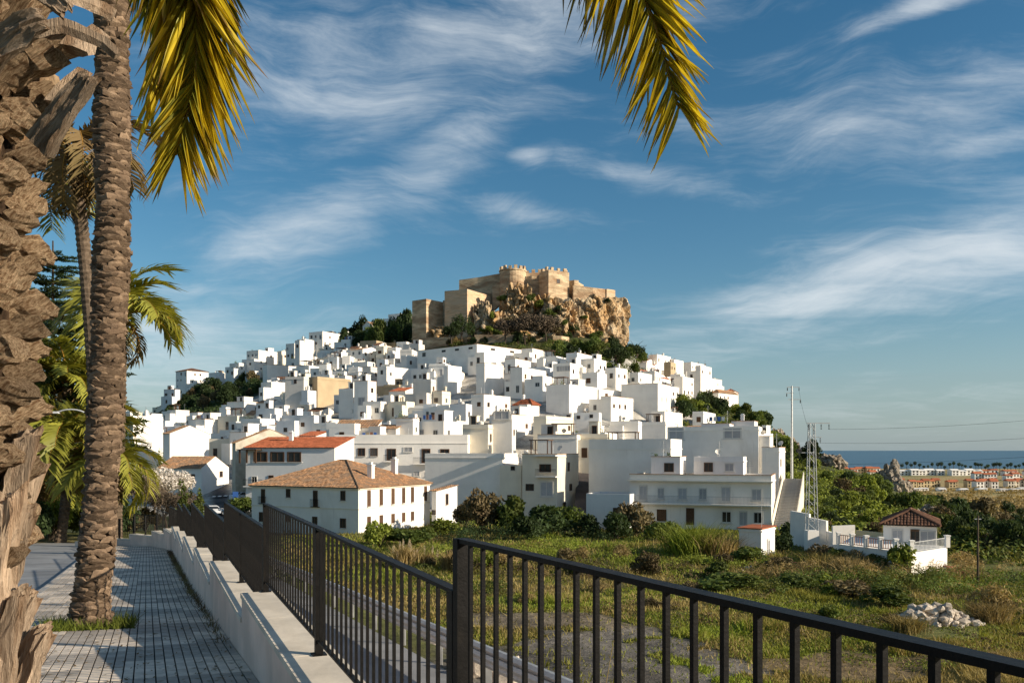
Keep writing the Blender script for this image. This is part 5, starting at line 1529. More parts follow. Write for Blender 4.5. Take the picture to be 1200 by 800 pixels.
p1 = thing('palm_tree', 'massive near palm with a rough trunk of cut leaf bases at the left edge', 'palm', (0, 0, 0))
ax1 = lambda z: Vector((PALM1.x - .10 + .02 * z, PALM1.y, z))
r1 = lambda z: .33 + .10 * max(0, min(1, (-.7 - z) / 1.1)) ** 1.5 + .04 * max(0, z - 1.0)
MB().tube([ax1(z) for z in np.linspace(-2.0, 2.5, 30)], [r1(z) for z in np.linspace(-2.0, 2.5, 30)], 20).build('trunk', M['palm_fibre'], p1)
def cut_base(seed):
    """one cut leaf base: a tapered fibrous slab, broad at the trunk, with a rough cut end"""
    r_ = random.Random(seed); sv = Vector((seed * 3.1, seed * 1.7, seed))
    n_, m_ = 9, 16; vs_, fs = [], []
    for i in range(n_):
        s = i / (n_ - 1)
        w_ = 1.0 - .42 * s + .10 * math.sin(s * 6 + seed); t_ = .62 - .20 * s + (.10 if .5 < s < .9 else 0)
        for j in range(m_):
            q = 2 * PI * j / m_
            x, y = math.copysign(abs(math.cos(q)) ** .6, math.cos(q)) * w_, math.copysign(abs(math.sin(q)) ** .75, math.sin(q)) * t_
            y += -.30 * abs(x) ** 2 + .35 * s * s              # cupped round the trunk, curling out at the end
            z = (s - .35) * 2.0
            p = Vector((x, y, z))
            d = noise.fractal(p * 1.7 + sv, .8, 2.2, 4); fi = noise.noise(Vector((x * 6, y * 4, z * .8)) + sv)
            p += Vector((x, y, .35 * z)) * (.26 * d + .12 * fi)
            if i >= n_ - 2: p.z += .30 * noise.noise(Vector((x * 2.2, y * 2.2, seed))) + .12 * noise.noise(Vector((x * 7, y * 7, seed)))
            vs_.append(tuple(p))
    for i in range(n_ - 1):
        for j in range(m_): fs.append((i * m_ + j, i * m_ + (j + 1) % m_, (i + 1) * m_ + (j + 1) % m_, (i + 1) * m_ + j))
    fs.append(tuple((n_ - 1) * m_ + j for j in range(m_)))
    me = bpy.data.meshes.new('leaf_base'); me.from_pydata(vs_, [], fs); me.materials.append(M['palm_boot']); me.update()
    return me
bmesh5 = [cut_base(s) for s in range(7)]
low1 = [lump(2, s, .6, .35) for s in range(3)]
boots(p1, ax1, r1, -.45, 1.62, .0118, (.080, .085, .070), bmesh5, math.atan2(-3.25, 2.16), low1, 245, tilt=.80)
# long split leaf stalk stumps on the lower trunk
def stump(seed, L, w_, t_):
    bm = bmesh.new()
    bmesh.ops.create_cube(bm, size=1)
    bmesh.ops.subdivide_edges(bm, edges=bm.edges[:], cuts=9, use_grid_fill=True)
    sv = Vector((seed * 5.1, seed, 2.0 * seed))
    vs_ = []
    for v in bm.verts:
        x, y, z = v.co.x * w_, v.co.y * t_, (v.co.z + .5) * L
        s = z / L
        x *= 1.25 - .55 * s; y *= 1.15 - .45 * s
        y += .10 * L * s * s
        n1 = noise.fractal(Vector((x / w_ * 3.5, y / t_ * 2, z / L * 1.3)) + sv, .7, 2.2, 5)
        split = abs(noise.noise(Vector((x / w_ * 4, 0, z / L * .8)) + sv))
        y += t_ * (.35 * n1 - .5 * max(0, .22 - split) * 3); x += w_ * .10 * n1; z += L * .10 * n1 * s
        vs_.append((x, y, z))
    fs = [tuple(l.index for l in f.verts) for f in bm.faces]
    bm.free()
    me = bpy.data.meshes.new('leaf_stalk'); me.from_pydata(vs_, [], fs); me.materials.append(M['palm_stub']); me.update()
    return me
stm = [stump(s, .56, .15, .075) for s in range(5)]
k = 0
for row in range(6):
    for i in range(9):
        q = (i + .5 * (row % 2)) * 2 * PI / 9 + rng.uniform(-.12, .12)
        z = -1.75 + row * .24 + rng.uniform(-.05, .05)
        o_ = Vector((math.cos(q), math.sin(q), 0)); tn = Vector((math.sin(q), -math.cos(q), 0))
        tl = .02 + .10 * rng.random() + .01 * row
        ln = rng.uniform(-.34, -.1)
        up = (Vector((0, 0, 1)) * math.cos(tl) + o_ * math.sin(tl) - tn * ln).normalized()
        out = (o_ - up * o_.dot(up)).normalized(); tx = out.cross(up)
        s = rng.uniform(.85, 1.2)
        mw_ = Matrix((tx * s, out * s, up * s)).transposed().to_4x4(); mw_.translation = ax1(z) + o_ * (r1(z) - .03)
        o = obj('leaf_stalk', rng.choice(stm), p1); o.matrix_world = mw_
# cut stalks under the crown
def stub(pts, w_, t_, m='palm_stub', name='leaf_stalk'):
    o = MB()
    pts = [Vector(p) for p in pts]
    n_ = 7
    vs_ = []
    for i, p in enumerate(pts):
        t = (pts[min(i + 1, len(pts) - 1)] - pts[max(i - 1, 0)]).normalized()
        sx = t.cross(Vector((0, 1, .25))).normalized(); sy = sx.cross(t)
        s = i / (len(pts) - 1)
        for x, y in ((-1, -.35), (-.6, .5), (0, .75), (.6, .5), (1, -.35), (0, -.6)):
            jit = 1 + rng.uniform(-.10, .10)
            vs_.append(p + sx * x * w_[0] * (1 - s + s * w_[1]) * jit + sy * y * t_ * jit)
    fs = []
    for i in range(len(pts) - 1):
        for j in range(6):
            fs.append((i * 6 + j, i * 6 + (j + 1) % 6, (i + 1) * 6 + (j + 1) % 6, (i + 1) * 6 + j))
    fs.append(tuple(range(5, -1, -1))); fs.append(tuple((len(pts) - 1) * 6 + j for j in range(6)))
    o.add(vs_, fs)
    return o.build(name, M[m], p1)
def lin(a, b, n=7, sag=0.0):
    a, b = Vector(a), Vector(b)
    return [a.lerp(b, i / (n - 1)) + Vector((0, 0, -sag * math.sin(PI * i / (n - 1)))) + Vector((rng.uniform(-.006, .006), 0, rng.uniform(-.006, .006))) for i in range(n)]
def stub2(a_, b_, wid, k):
    a_, b_ = Vector(a_), Vector(b_); ax = b_ - a_
    ty = (Vector((0, 1, .1)) - ax.normalized() * Vector((0, 1, .1)).dot(ax.normalized())).normalized(); tx = ty.cross(ax).normalized()
    mw_ = Matrix((tx * (wid / .15), ty * (wid / .15) * .7, ax / .56)).transposed().to_4x4(); mw_.translation = a_
    obj('leaf_stalk', stm[k], p1).matrix_world = mw_
stub2(P(46, 172, 2.95), P(100, 90, 2.85), .085, 1)
stub(lin(P(40, 36, 3.1), P(138, 64, 3.15), sag=-.05), (.028, .8), .02)
stub2(P(-14, 66, 2.9), P(38, 20, 2.8), .10, 2)
stub(lin(P(60, 2, 3.1), P(132, 18, 3.3), sag=-.03), (.028, .9), .02)
stub2(P(34, -30, 2.9), P(72, 8, 2.85), .08, 3)
stub(lin(P(85, 60, 3.2), P(118, 40, 3.3)), (.05, .8), .03)
stub(lin(P(64, 120, 3.3), P(100, 85, 3.4)), (.04, .8), .02)
boots(p1, ax1, lambda z: .38, 1.45, 2.45, .012, (.085, .08, .15), bmesh5, math.atan2(-3.25, 2.16), low1, 60, tilt=.8)
# its fronds
def blade(bend):
    o = MB(); vs_ = []
    N = 6
    for i in range(N + 1):
        s = i / N
        w_ = .5 * (math.sin(min(1, s * 2.6 + .25) * PI / 2)) * (1 - s ** 2.4) + .01
        z = -bend * s * s
        vs_ += [(s, -w_, z + .30 * w_), (s, 0, z), (s, w_, z + .30 * w_)]
    o.add(vs_, [(3 * i + a, 3 * i + 3 + a, 3 * i + 4 + a, 3 * i + 1 + a) for i in range(N) for a in (0, 1)])
    me = o.mesh('leaflet', M['leaflet_gold'])
    at_ = me.attributes.new('tip', 'FLOAT', 'POINT'); at_.data.foreach_set('value', [v.co.x for v in me.vertices])
    return me
BL = [blade(.03), blade(.10), blade(.18)]
def big_frond(root, pts, sp, Lf, wt, down, side0, tang, parts=True, seed=1, vis=0.0, sidew=.55):
    r_ = random.Random(seed)
    pts = [Vector(p) for p in pts]
    # resample a smooth curve
    fine = []
    for i in range(len(pts) - 1):
        p0, p1_, p2, p3 = pts[max(0, i - 1)], pts[i], pts[i + 1], pts[min(len(pts) - 1, i + 2)]
        for j in range(10):
            t = j / 10
            fine.append(.5 * ((2 * p1_) + (p2 - p0) * t + (2 * p0 - 5 * p1_ + 4 * p2 - p3) * t * t + (3 * p1_ - p0 - 3 * p2 + p3) * t ** 3))
    fine.append(pts[-1])
    f = MB().tube(fine, [.017 * (1 - .85 * i / len(fine)) + .002 for i in range(len(fine))], 6).build('frond', M['rachis'], root, smooth=True)
    cum = [0]
    for i in range(1, len(fine)): cum.append(cum[-1] + (fine[i] - fine[i - 1]).length)
    n = int(cum[-1] / sp)
    rest = MB()
    for k in range(n):
        s = (k + .5) * sp
        if s < .12 * cum[-1]: continue
        i = max(j for j in range(len(cum)) if cum[j] <= s); i = min(i, len(fine) - 2)
        p = fine[i].lerp(fine[i + 1], (s - cum[i]) / max(1e-6, cum[i + 1] - cum[i]))
        tg = (fine[i + 1] - fine[i]).normalized()
        sv = (side0 - tg * side0.dot(tg)).normalized()
        t = s / cum[-1]
        for sd in (-1, 1):
            L = Lf(t, sd) * r_.uniform(.82, 1.12)
            d = (tg * tang + sv * sd * sidew + Vector((0, 0, -1)) * down + Vector((r_.gauss(0, .10), r_.gauss(0, .22), r_.gauss(0, .07)))).normalized()
            nrm = (tg.cross(sv) * (1 if sd > 0 else 1) + Vector((r_.gauss(0, .45), r_.gauss(0, .3), r_.gauss(0, .45))))
            nrm = (nrm - d * nrm.dot(d)).normalized()
            y_ = nrm.cross(d)
            w_ = wt * r_.uniform(.8, 1.2)
            mw_ = Matrix((d * L, y_ * w_, nrm * L * .5)).transposed().to_4x4(); mw_.translation = p
            if parts and t > vis:
                o = obj('leaflet', r_.choice(BL), f); o.matrix_world = mw_
            else:
                me_ = BL[k % 3]
                rest.add([mw_ @ v.co for v in me_.vertices], [tuple(q.vertices) for q in me_.polygons])
    if rest.v: rest.build('leaflets', M['leaflet_gold'], f)['kind'] = 'stuff'
    return f
crown1 = Vector((-2.05, 3.3, 2.35))
sx = Vector((1, .15, 0)).normalized()
F1 = lambda t, sd: .52 if t < .6 else .52 - (t - .6) * .62
big_frond(p1, [crown1, P(150, -190, 3.5), P(200, -95, 3.7), P(228, -5, 3.8), P(230, 75, 3.8), P(219, 135, 3.8), P(206, 182, 3.8)], .0115, F1, .019, .72, sx, .45, True, 1, .38, .50)
big_frond(p1, [crown1, P(120, -170, 3.6), P(165, -95, 3.9), P(190, -20, 4.1), P(193, 55, 4.1), P(188, 110, 4.1)], .016, lambda t, sd: .42 - .12 * t, .021, .9, sx, .4, False, 2, .5, .42)
big_frond(p1, [crown1, P(130, -200, 3.6), P(205, -140, 3.9), P(250, -75, 4.2), P(262, -15, 4.3), P(258, 45, 4.3)], .017, lambda t, sd: .36 - .10 * t, .016, .7, sx, .5, False, 3, .5, .45)
big_frond(p1, [crown1, (-1.0, 3.55, 3.0), (-.15, 3.85, 3.02), P(690, -150, 3.95), P(733, -62, 4), P(756, 0, 4), P(768.5, 36, 4), P(780, 76, 4), P(788, 104, 4), P(796, 128, 4)], .0155,
          lambda t, sd: (.60 if sd < 0 else .52) * (1.0 if t < .74 else 1.0 - (t - .74) * 1.9), .017, .50, Vector((1, .1, .25)).normalized(), .52, True, 4, .45, .56)

p2 = thing('palm_tree', 'tall ringed palm trunk growing from a tree pit in the tiled pavement', 'palm', (0, 0, 0))
_pz = [(-2.62, 104), (-2.0, 109), (-1.4, 114), (0.3, 123), (3.2, 132), (6.6, 131), (7.6, 131)]
def ax2(z):
    u = float(np.interp(z, [a for a, b in _pz], [b for a, b in _pz]))
    return Vector(((u - 600) / FPX * 12.5, 12.5, z))
r2 = lambda z: .192 + .11 * max(0, min(1, (-1.9 - z) / .75)) ** 1.6 + .015 * math.sin(z * 3)
MB().tube([ax2(z) for z in np.linspace(-2.9, 7.6, 40)], [r2(z) for z in np.linspace(-2.9, 7.6, 40)], 18).build('trunk', M['palm_fibre'], p2)
sm2 = [lump_mesh('leaf_scar', 2, 30 + s, 'palm_scar', .45, .4) for s in range(5)]
boots(p2, ax2, r2, -2.55, 7.5, .0108, (.135, .05, .06), sm2, math.atan2(-12.5, 6.1), [lump(1, 40 + s, .5, .3) for s in range(3)], 298, 'leaf_scar', .55, 'palm_scar', (-2.7, 6.8))
# ------------------------------------------------------------------ grass
def blades(name, pts, hts, wds, m, label, seed, lean=.35):
    r = np.random.default_rng(seed)
    n = len(pts)
    a = r.uniform(0, 2 * PI, n)
    wv = np.stack([np.cos(a), np.sin(a), np.zeros(n)], 1) * wds[:, None]
    tip = pts + np.stack([r.normal(0, lean, n) * hts, r.normal(0, lean, n) * hts, hts], 1)
    v = np.stack([pts - wv, pts + wv, tip], 1).reshape(-1, 3)
    me = npmesh(name, v, np.arange(3 * n).reshape(n, 3), M[m])
    return tag(obj(name, me), label, 'grass', None, 'stuff')
r = np.random.default_rng(5)
def field_pts(n, y0, y1, u0, u1):
    y = 1 / r.uniform(1 / y1, 1 / y0, n)
    u = r.uniform(u0, u1, n)
    x = (u - 600) / FPX * y
    z = g(x, y)
    q = x + SL * y
    return x, y, z, u, HOR - FPX * z / y, q
x, y, z, u, v, q = field_pts(330000, 30, 122, 330, 1320)
ok = (q > 6.0) & ~((np.abs(u - 1097) < 50) & (np.abs(v - 732) < 16)) & ~((np.abs(x - 38) < 7) & (np.abs(y - 75) < 8) & (u > 1000))
bare = (np.hypot((u - 690) / 150, (v - 790) / 48) < 1.05 + .5 * wob(x, y, .45, 2.0) + .3 * wob(x, y, 1.3, 5.0)) | (np.hypot((u - 640) / 120, (v - 727) / 9) < 1 + .4 * wob(x, y, .5, 1.0)) | (np.hypot((u - 1010) / 110, (v - 778) / 18) < .9 + .6 * wob(x, y, .5, 3.0))
dn = wob(x, y, .13, 2.0) + wob(x, y, .41, 7.0) + r.normal(0, .35, len(x))
rnd = r.random(len(x))
gsel = ok & (~bare | (rnd < .05)) & (dn < .15)
dsel = ok & (~bare | (rnd < .05)) & (dn >= .15)
P3 = np.stack([x, y, z - .02], 1)
hh = (.07 + .22 * r.random(len(x)) ** 2.2 + .25 * (wob(x, y, .3, 4.0) > .5)) * (1 + .5 * (y > 70))
wd = .018 + .00045 * y
blades('grass', P3[gsel], hh[gsel], wd[gsel] * 1.2, 'grass_green', 'green grass growing over the field below the railing', 1, .5)
blades('dry_grass', P3[dsel], hh[dsel] * 1.3, wd[dsel], 'grass_dry', 'patches of dry yellow grass in the field', 2, .5)
# bramble banks and ground cover
def cover(name, poly, n, rad, ht, nl, size, m, label, seed, dmin=36, cat='undergrowth', aspect=2.0):
    r_ = random.Random(seed)
    us, vs_ = [p[0] for p in poly], [p[1] for p in poly]
    cs_, ra = [], []
    while len(cs_) < n:
        u_, v_ = r_.uniform(min(us), max(us)), r_.uniform(min(vs_), max(vs_))
        if not inpoly(u_, v_, poly): continue
        D = hit(u_, v_, dmin)
        if D is None: D = 100
        if dmin >= 240 and (D < dmin + 20 or gz((u_ - 600) / FPX * D, D) > PLAIN + 1.5):
            D = PLAIN / (HOR - v_) * FPX
            if D < 330: continue
        p = P(u_, v_, D)
        if any(math.hypot(p.x - h_[5], p.y - h_[6]) < h_[7] * .95 for h_ in HOUSES): 
            if r_.random() < .97: continue
        k = r_.uniform(.6, 1.4)
        cs_.append((p.x, p.y, gz(p.x, p.y) + ht * k * .2)); ra.append((rad * k, rad * k, ht * k))
    v, f = leafcloud(cs_, ra, nl, size, seed, flat=.4, aspect=aspect)
    return tag(obj(name, npmesh(name, v, f, M[m])), label, cat, None, 'stuff')
cover('bramble', [(835, 688), (900, 678), (1010, 676), (1110, 676), (1250, 680), (1250, 702), (1110, 698), (1000, 692), (900, 696)], 130, 1.0, .75, 26000, .085, 'leaf_green', 'dark green bramble bank across the field below the cottage', 61)
cover('bramble', [(480, 652), (560, 636), (700, 636), (800, 640), (960, 662), (960, 676), (800, 664), (640, 656), (500, 668)], 150, 1.0, .6, 26000, .085, 'leaf_bright', 'bright green weeds between the bushes and the open field', 62)
cover('bramble', [(470, 660), (560, 655), (800, 665), (1000, 676), (1000, 684), (760, 684), (560, 674)], 110, .9, .5, 12000, .085, 'leaf_olive', 'brown withered undergrowth along the middle of the field', 63)
cover('undergrowth', [(500, 634), (560, 622), (700, 626), (770, 628), (770, 636), (600, 634), (520, 640)], 60, 1.1, 1.1, 14000, .1, 'leaf_dark', 'dark undergrowth in front of the cream balcony house', 64)
cover('tall_grass', [(840, 676), (1000, 668), (1200, 672), (1250, 676), (1250, 682), (1000, 680), (860, 682)], 110, .8, .8, 14000, .20, 'straw', 'tan tall grass along the top of the bramble bank', 65, aspect=9)
cover('bramble', [(400, 640), (470, 634), (560, 668), (600, 700), (520, 700), (440, 660)], 60, .8, .5, 9000, .085, 'leaf_green', 'green weeds on the bank behind the railing', 66)
cover('weeds', [(560, 700), (1000, 690), (1250, 720), (1250, 800), (900, 770), (640, 712)], 150, .7, .22, 14000, .06, 'leaf_bright', 'low bright weeds dotted over the open field', 75)
cover('weeds', [(480, 680), (700, 672), (1000, 690), (1250, 706), (1250, 790), (1000, 760), (600, 706)], 90, .6, .25, 9000, .07, 'leaf_olive', 'low brown weeds dotted over the open field', 76)
cover('hillside_scrub', [(885, 505), (910, 512), (960, 545), (1030, 568), (1045, 600), (1030, 630), (960, 626), (918, 596), (905, 540)], 240, 2.2, 1.2, 34000, .24, 'leaf_bright', 'low green scrub covering the hill slope behind the pylon', 67)
cover('hillside_scrub', [(796, 478), (850, 474), (900, 500), (900, 508), (798, 500)], 60, 2.4, 1.2, 9000, .3, 'leaf_green', 'low scrub on the slope under the right hand ridge houses', 68)
cover('hillside_scrub', [(188, 488), (204, 472), (300, 440), (310, 462), (240, 488)], 80, 3.0, 1.4, 14000, .4, 'leaf_dark', 'dark scrub covering the slope under the left ridge houses', 69)
cover('hillside_scrub', [(500, 400), (640, 396), (690, 404), (745, 408), (765, 434), (700, 440), (630, 410), (500, 406)], 90, 2.2, 1.2, 14000, .32, 'leaf_green', 'green weeds at the foot of the castle crag', 70)
cover('hillside_scrub', [(1040, 585), (1100, 600), (1260, 622), (1260, 662), (1130, 660), (1050, 640)], 120, 2.0, 1.3, 22000, .2, 'leaf_green', 'green scrub on the slope behind the cottage', 71)
cover('crop', [(1060, 572), (1300, 572), (1300, 600), (1060, 600)], 260, 9, 1.6, 16000, 1.1, 'straw', 'golden stubble and cane rows on the coastal plain', 72, 300)
cover('crop', [(1060, 585), (1300, 590), (1300, 626), (1100, 612)], 120, 7, 1.8, 9000, .8, 'leaf_olive', 'dull green hedges crossing the coastal plain', 73, 240)
cover('verge_weeds', [(300, 700), (400, 690), (520, 752), (620, 800), (600, 830), (480, 790)], 40, .5, .35, 5000, .05, 'leaf_dark', 'dark weeds under the guard rail of the lower road', 74, 10)
# little weeds in the tree pit and at the foot of the wall
for c_, lab in ((PALM2, 'short yellow green weeds in the tree pit of the ringed palm'),):
    n_ = 2600
    rr = np.random.default_rng(8)
    l_, s_ = rr.uniform(-.62, .62, n_), rr.uniform(-.62, .62, n_)
    k_ = (np.abs(l_) > .3) | (np.abs(s_) > .3)
    pts = np.array([c_ + Nn * a_ + Tn * b_ + Vector((0, 0, -.0)) for a_, b_ in zip(l_[k_], s_[k_])]); pts[:, 2] = zpath(pts[:, 1]) - .01
    blades('pit_weeds', pts, .05 + .16 * rr.random(len(pts)) ** 2, np.full(len(pts), .008), 'leaf_bright', lab, 3, .5)
rr = np.random.default_rng(9)
s_ = rr.uniform(10, 36, 5200); l_ = np.abs(rr.normal(0, .07, 5200)) + .03
pts = np.stack([X_IN - .02 - l_ - SL * s_, s_, zpath(s_)], 1)
k_ = rr.random(len(s_)) < np.clip((s_ - 8) / 24, 0, 1) ** 1.3
blades('wall_foot_weeds', pts[k_], .03 + .14 * rr.random(k_.sum()) ** 2, np.full(k_.sum(), .008), 'leaf_olive', 'thin weeds along the foot of the parapet wall', 4, .5)
def clump(name, label, cat, u_, v_, wpx, hpx, n, m, seed, lean=.25, wid=.03, extra=None):
    D = hit(u_, v_, 40); p = P(u_, v_, D); p.z = gz(p.x, p.y)
    t = tag(obj(name, None, None, p), label, cat)
    rr = np.random.default_rng(seed); rx = wpx / FPX * D / 2; H_ = hpx / FPX * D
    b = np.stack([rr.normal(0, rx * .42, n), rr.normal(0, rx * .42, n), np.full(n, -.05)], 1)
    h_ = H_ * rr.uniform(.45, 1.0, n)
    a = rr.uniform(0, PI, n); wv = np.stack([np.cos(a), np.sin(a), np.zeros(n)], 1) * wid
    ln = np.stack([rr.normal(0, lean, n) + b[:, 0] / rx * lean, rr.normal(0, lean, n), np.ones(n)], 1)
    mid = b + ln * (h_ * .6)[:, None]; tip = b + ln * h_[:, None] * np.array((1.5, 1.5, .95))
    v = np.stack([b - wv * .6, b + wv * .6, mid + wv, mid - wv, tip], 1).reshape(-1, 3)
    k = np.arange(n)[:, None] * 5
    f = np.concatenate([k + np.array([[0, 1, 2]]), k + np.array([[0, 2, 3]]), k + np.array([[3, 2, 4]])])
    obj('blades', npmesh('blades', v, f, M[m]), t)
    if extra:
        c = tip[rr.choice(n, extra)] * np.array((1, 1, 1.0)); c[:, 2] = np.abs(c[:, 2]) * 1.05
        v2, f2 = leafcloud(c, np.tile((.09, .09, .42), (extra, 1)), 160 * extra, .05, seed, aspect=4)
        obj('plumes', npmesh('plumes', v2, f2, M['plume']), t)
    return t
clump('reed_clump', 'tall yellow green reed clump in front of the long balcony block', 'reeds', 815, 652, 52, 46, 900, 'grass_green', 81, .26, .035)
clump('reed_clump', 'straw yellow reed clump right of the tall green reeds', 'reeds', 842, 654, 40, 34, 600, 'straw', 82, .26, .035)
clump('reed_clump', 'low green reed clump left of the shed door', 'reeds', 800, 650, 40, 30, 500, 'leaf_bright', 83, .3, .035)
clump('pampas_grass', 'pampas grass with pale plumes behind the middle railing post', 'pampas grass', 474, 664, 30, 30, 500, 'straw', 84, .22, .03, 9)
clump('pampas_grass', 'small pampas grass with one or two plumes right of the larger one', 'pampas grass', 500, 664, 18, 20, 260, 'straw', 85, .2, .03, 3)
clump('pampas_grass', 'tan plumed grass left of the iron corner post', 'pampas grass', 528, 668, 24, 28, 320, 'straw', 86, .2, .03, 3)
clump('grass_tussock', 'dry tan tussock right of the stone heap', 'grass', 1158, 728, 44, 30, 700, 'straw', 87, .4, .02)
clump('grass_tussock', 'dry tan tussock below the left end of the stone heap', 'grass', 1062, 742, 40, 24, 500, 'grass_dry', 88, .4, .02)
clump('grass_tussock', 'tan tussock before the cottage terrace wall', 'grass', 1000, 672, 46, 24, 500, 'straw', 89, .3, .025)
clump('grass_tussock', 'tan tussock left of the cottage bush', 'grass', 965, 668, 40, 24, 420, 'grass_dry', 90, .3, .025)
# tall dry stalks just beyond the railing
for i, (u_, v0, v1, du, D) in enumerate(((690, 802, 745, 30, 17), (672, 805, 760, 8, 16), (686, 805, 750, 14, 16.5), (1150 / 1, 805, 735, -6, 15), (950, 800, 730, 6, 20), (875, 805, 770, -14, 17), (1000, 806, 770, 4, 16))):
    a_ = P(u_, v0 + 30, D); b_ = P(u_ + du, v1, D)
    a_.z = min(a_.z, gz(a_.x, a_.y))
    st_ = MB().tube([a_, a_.lerp(b_, .6) + Vector((.02, 0, 0)), b_], [.012, .009, .004], 5).build('dry_stalk', M['straw'])
    pend(st_, 'thin dry stalk beyond the railing', 'stalk', u_, v1, 'stalk', 'dry stalks beyond the railing')
landmark('the middle railing post', 545, 700)

# ------------------------------------------------------------------ stones
stone = [lump_mesh('stone', 1, 60 + s, 'rubble', .7, .35) for s in range(5)]
def heap(label, u_, v_, wpx, n, srange, seed, hmax=.8, D=None, depth=1.2, cat='stone heap', name='stone_heap'):
    D = D or hit(u_, v_, 30); c = P(u_, v_, D); c.z = gz(c.x, c.y)
    t = tag(obj(name, None, None, c), label, cat)
    r_ = random.Random(seed); w2 = wpx / FPX * D / 2
    for i in range(n):
        a = r_.gauss(0, .45) * w2; b = r_.gauss(0, .45) * depth
        s = r_.uniform(*srange)
        z_ = max(0, hmax * (1 - (a / w2) ** 2 - (b / depth / 1.3) ** 2)) * r_.random()
        o = obj('stone', r_.choice(stone), t, (a, b, z_ + gz(c.x + a, c.y + b) - c.z))
        o.scale = (s * r_.uniform(.8, 1.4), s, s * r_.uniform(.6, .9)); o.rotation_euler = (r_.uniform(-.4, .4), r_.uniform(-.4, .4), r_.uniform(0, 6))
    return t
heap('heap of pale rubble stones in the field at the right', 1097, 730, 92, 150, (.18, .46), 1, 1.2)
heap('row of beige boulders below the railing beside the lower road', 590, 790, 110, 26, (.16, .38), 2, .3, 13.5, .8, 'boulders', 'boulder_row')
heap('low scatter of pale stones behind the left boulders', 525, 745, 60, 16, (.12, .26), 3, .2, 17.5, .6, 'stones', 'stone_scatter')
heap('few pale stones beside the reed clump', 880, 668, 30, 8, (.12, .25), 4, .2)
crags('rock_pinnacle', [(at(1045, 590, 225, .2), (3.0, 2.6, 7.0), 21, 5, 2.0, .2), (at(1052, 600, 222, -.8), (5.2, 3, 4.6), 22, 5, 2.2, .22), (at(1037, 590, 226, -.5), (3.6, 3, 4.6), 23, 5, 2.2, .22)], M['rock_grey'], 'pointed grey rock pinnacle rising before the coastal plain', 'rock', None)
for u_, v_, D_, dz_, r_, sd_ in ((976, 549, 232, 1, (3.4, 3, 2.6), 24), (966, 545, 238, .8, (2.0, 2, 2.2), 25), (925, 532, 250, 1, (3, 3, 3.4), 26), (948, 540, 246, .6, (3.2, 2.5, 3.2), 27), (911, 520, 264, 1, (2.5, 2.5, 3), 28),
        (1080, 604, 150, .6, (3.2, 2.4, 2.0), 29), (1062, 598, 164, .3, (3.0, 2.4, 2.4), 30), (1180, 634, 150, .8, (4.2, 3, 2.4), 31), (1197, 642, 138, .8, (3, 3, 2.2), 32), (776, 441, 372, .4, (3, 3, 2.6), 33), (767, 433, 376, .4, (2.6, 3, 2.4), 34)):
    c_ = at(u_, v_, D_, dz_)
    L = ([], []); crag(L, (0, 0, 0), r_, sd_, 4, 2.6, .26)
    me = bpy.data.meshes.new('rock_outcrop'); me.from_pydata(L[0], [], L[1]); me.materials.append(M['rock_grey']); me.update()
    pend(obj('rock_outcrop', me, None, c_), 'weathered grey rock outcrop', 'rock', u_, v_, 'rock', 'rock outcrops on the slopes')

_rock = bpy.data.objects['castle_rock'].data
from mathutils.bvhtree import BVHTree
_bvh = BVHTree.FromPolygons([v.co.copy() for v in _rock.vertices], [tuple(p.vertices) for p in _rock.polygons])
for u_, v_, w_, h_, k in ((590, 352, 16, 9, gn), (600, 362, 10, 7, ol), (622, 352, 14, 10, gn), (634, 362, 20, 12, br_), (645, 372, 22, 12, gn), (655, 362, 10, 7, dk), (612, 376, 22, 14, ol), (600, 384, 24, 16, ol), (630, 386, 26, 18, ol), (578, 372, 10, 9, br_), (572, 388, 20, 8, br_),
        (585, 392, 18, 9, gn), (660, 380, 14, 8, gn), (672, 388, 18, 10, dk), (648, 390, 20, 14, ol), (700, 396, 20, 10, gn), (684, 372, 9, 6, gn), (712, 352, 9, 5, dk), (560, 366, 8, 6, ol), (568, 352, 8, 5, gn), (640, 352, 10, 6, ol), (628, 374, 16, 12, ol), (618, 364, 10, 8, ol), (665, 398, 16, 10, dk), (608, 398, 30, 12, gn)):
    d_ = Vector(((u_ - 600) / FPX, 1, (HOR - v_) / FPX)).normalized()
    h = _bvh.ray_cast(Vector((0, 0, 0)), d_)
    if h[0] is None: continue
    bush(k, u_, v_, w_, h_, pos=h[0] - Vector((0, -.3, .9)))

# dry leaf litter blown over the paving
rr = np.random.default_rng(12)
n_ = 900
y_ = 1 / rr.uniform(1 / 36, 1 / 6.5, n_); l_ = rr.uniform(.05, 3.2, n_) ** 1.0
x_ = X_IN - l_ - SL * y_
a_ = rr.uniform(0, 2 * PI, n_); s_ = rr.uniform(.015, .05, n_)
dv_ = np.stack([np.cos(a_) * s_, np.sin(a_) * s_, rr.uniform(.0, .012, n_)], 1); wv_ = np.stack([-np.sin(a_) * s_ * .3, np.cos(a_) * s_ * .3, np.zeros(n_)], 1)
p_ = np.stack([x_, y_, zpath(y_) + .013], 1)
v_ = np.stack([p_ - dv_ * np.array((1, 1, 0)), p_ + wv_, p_ + dv_, p_ - wv_], 1).reshape(-1, 3)
tag(obj('leaf_litter', npmesh('leaf_litter', v_, np.arange(4 * n_).reshape(n_, 4), M['leaflet_dry'])), 'dry leaf litter scattered over the tiled pavement', 'litter', None, 'stuff')
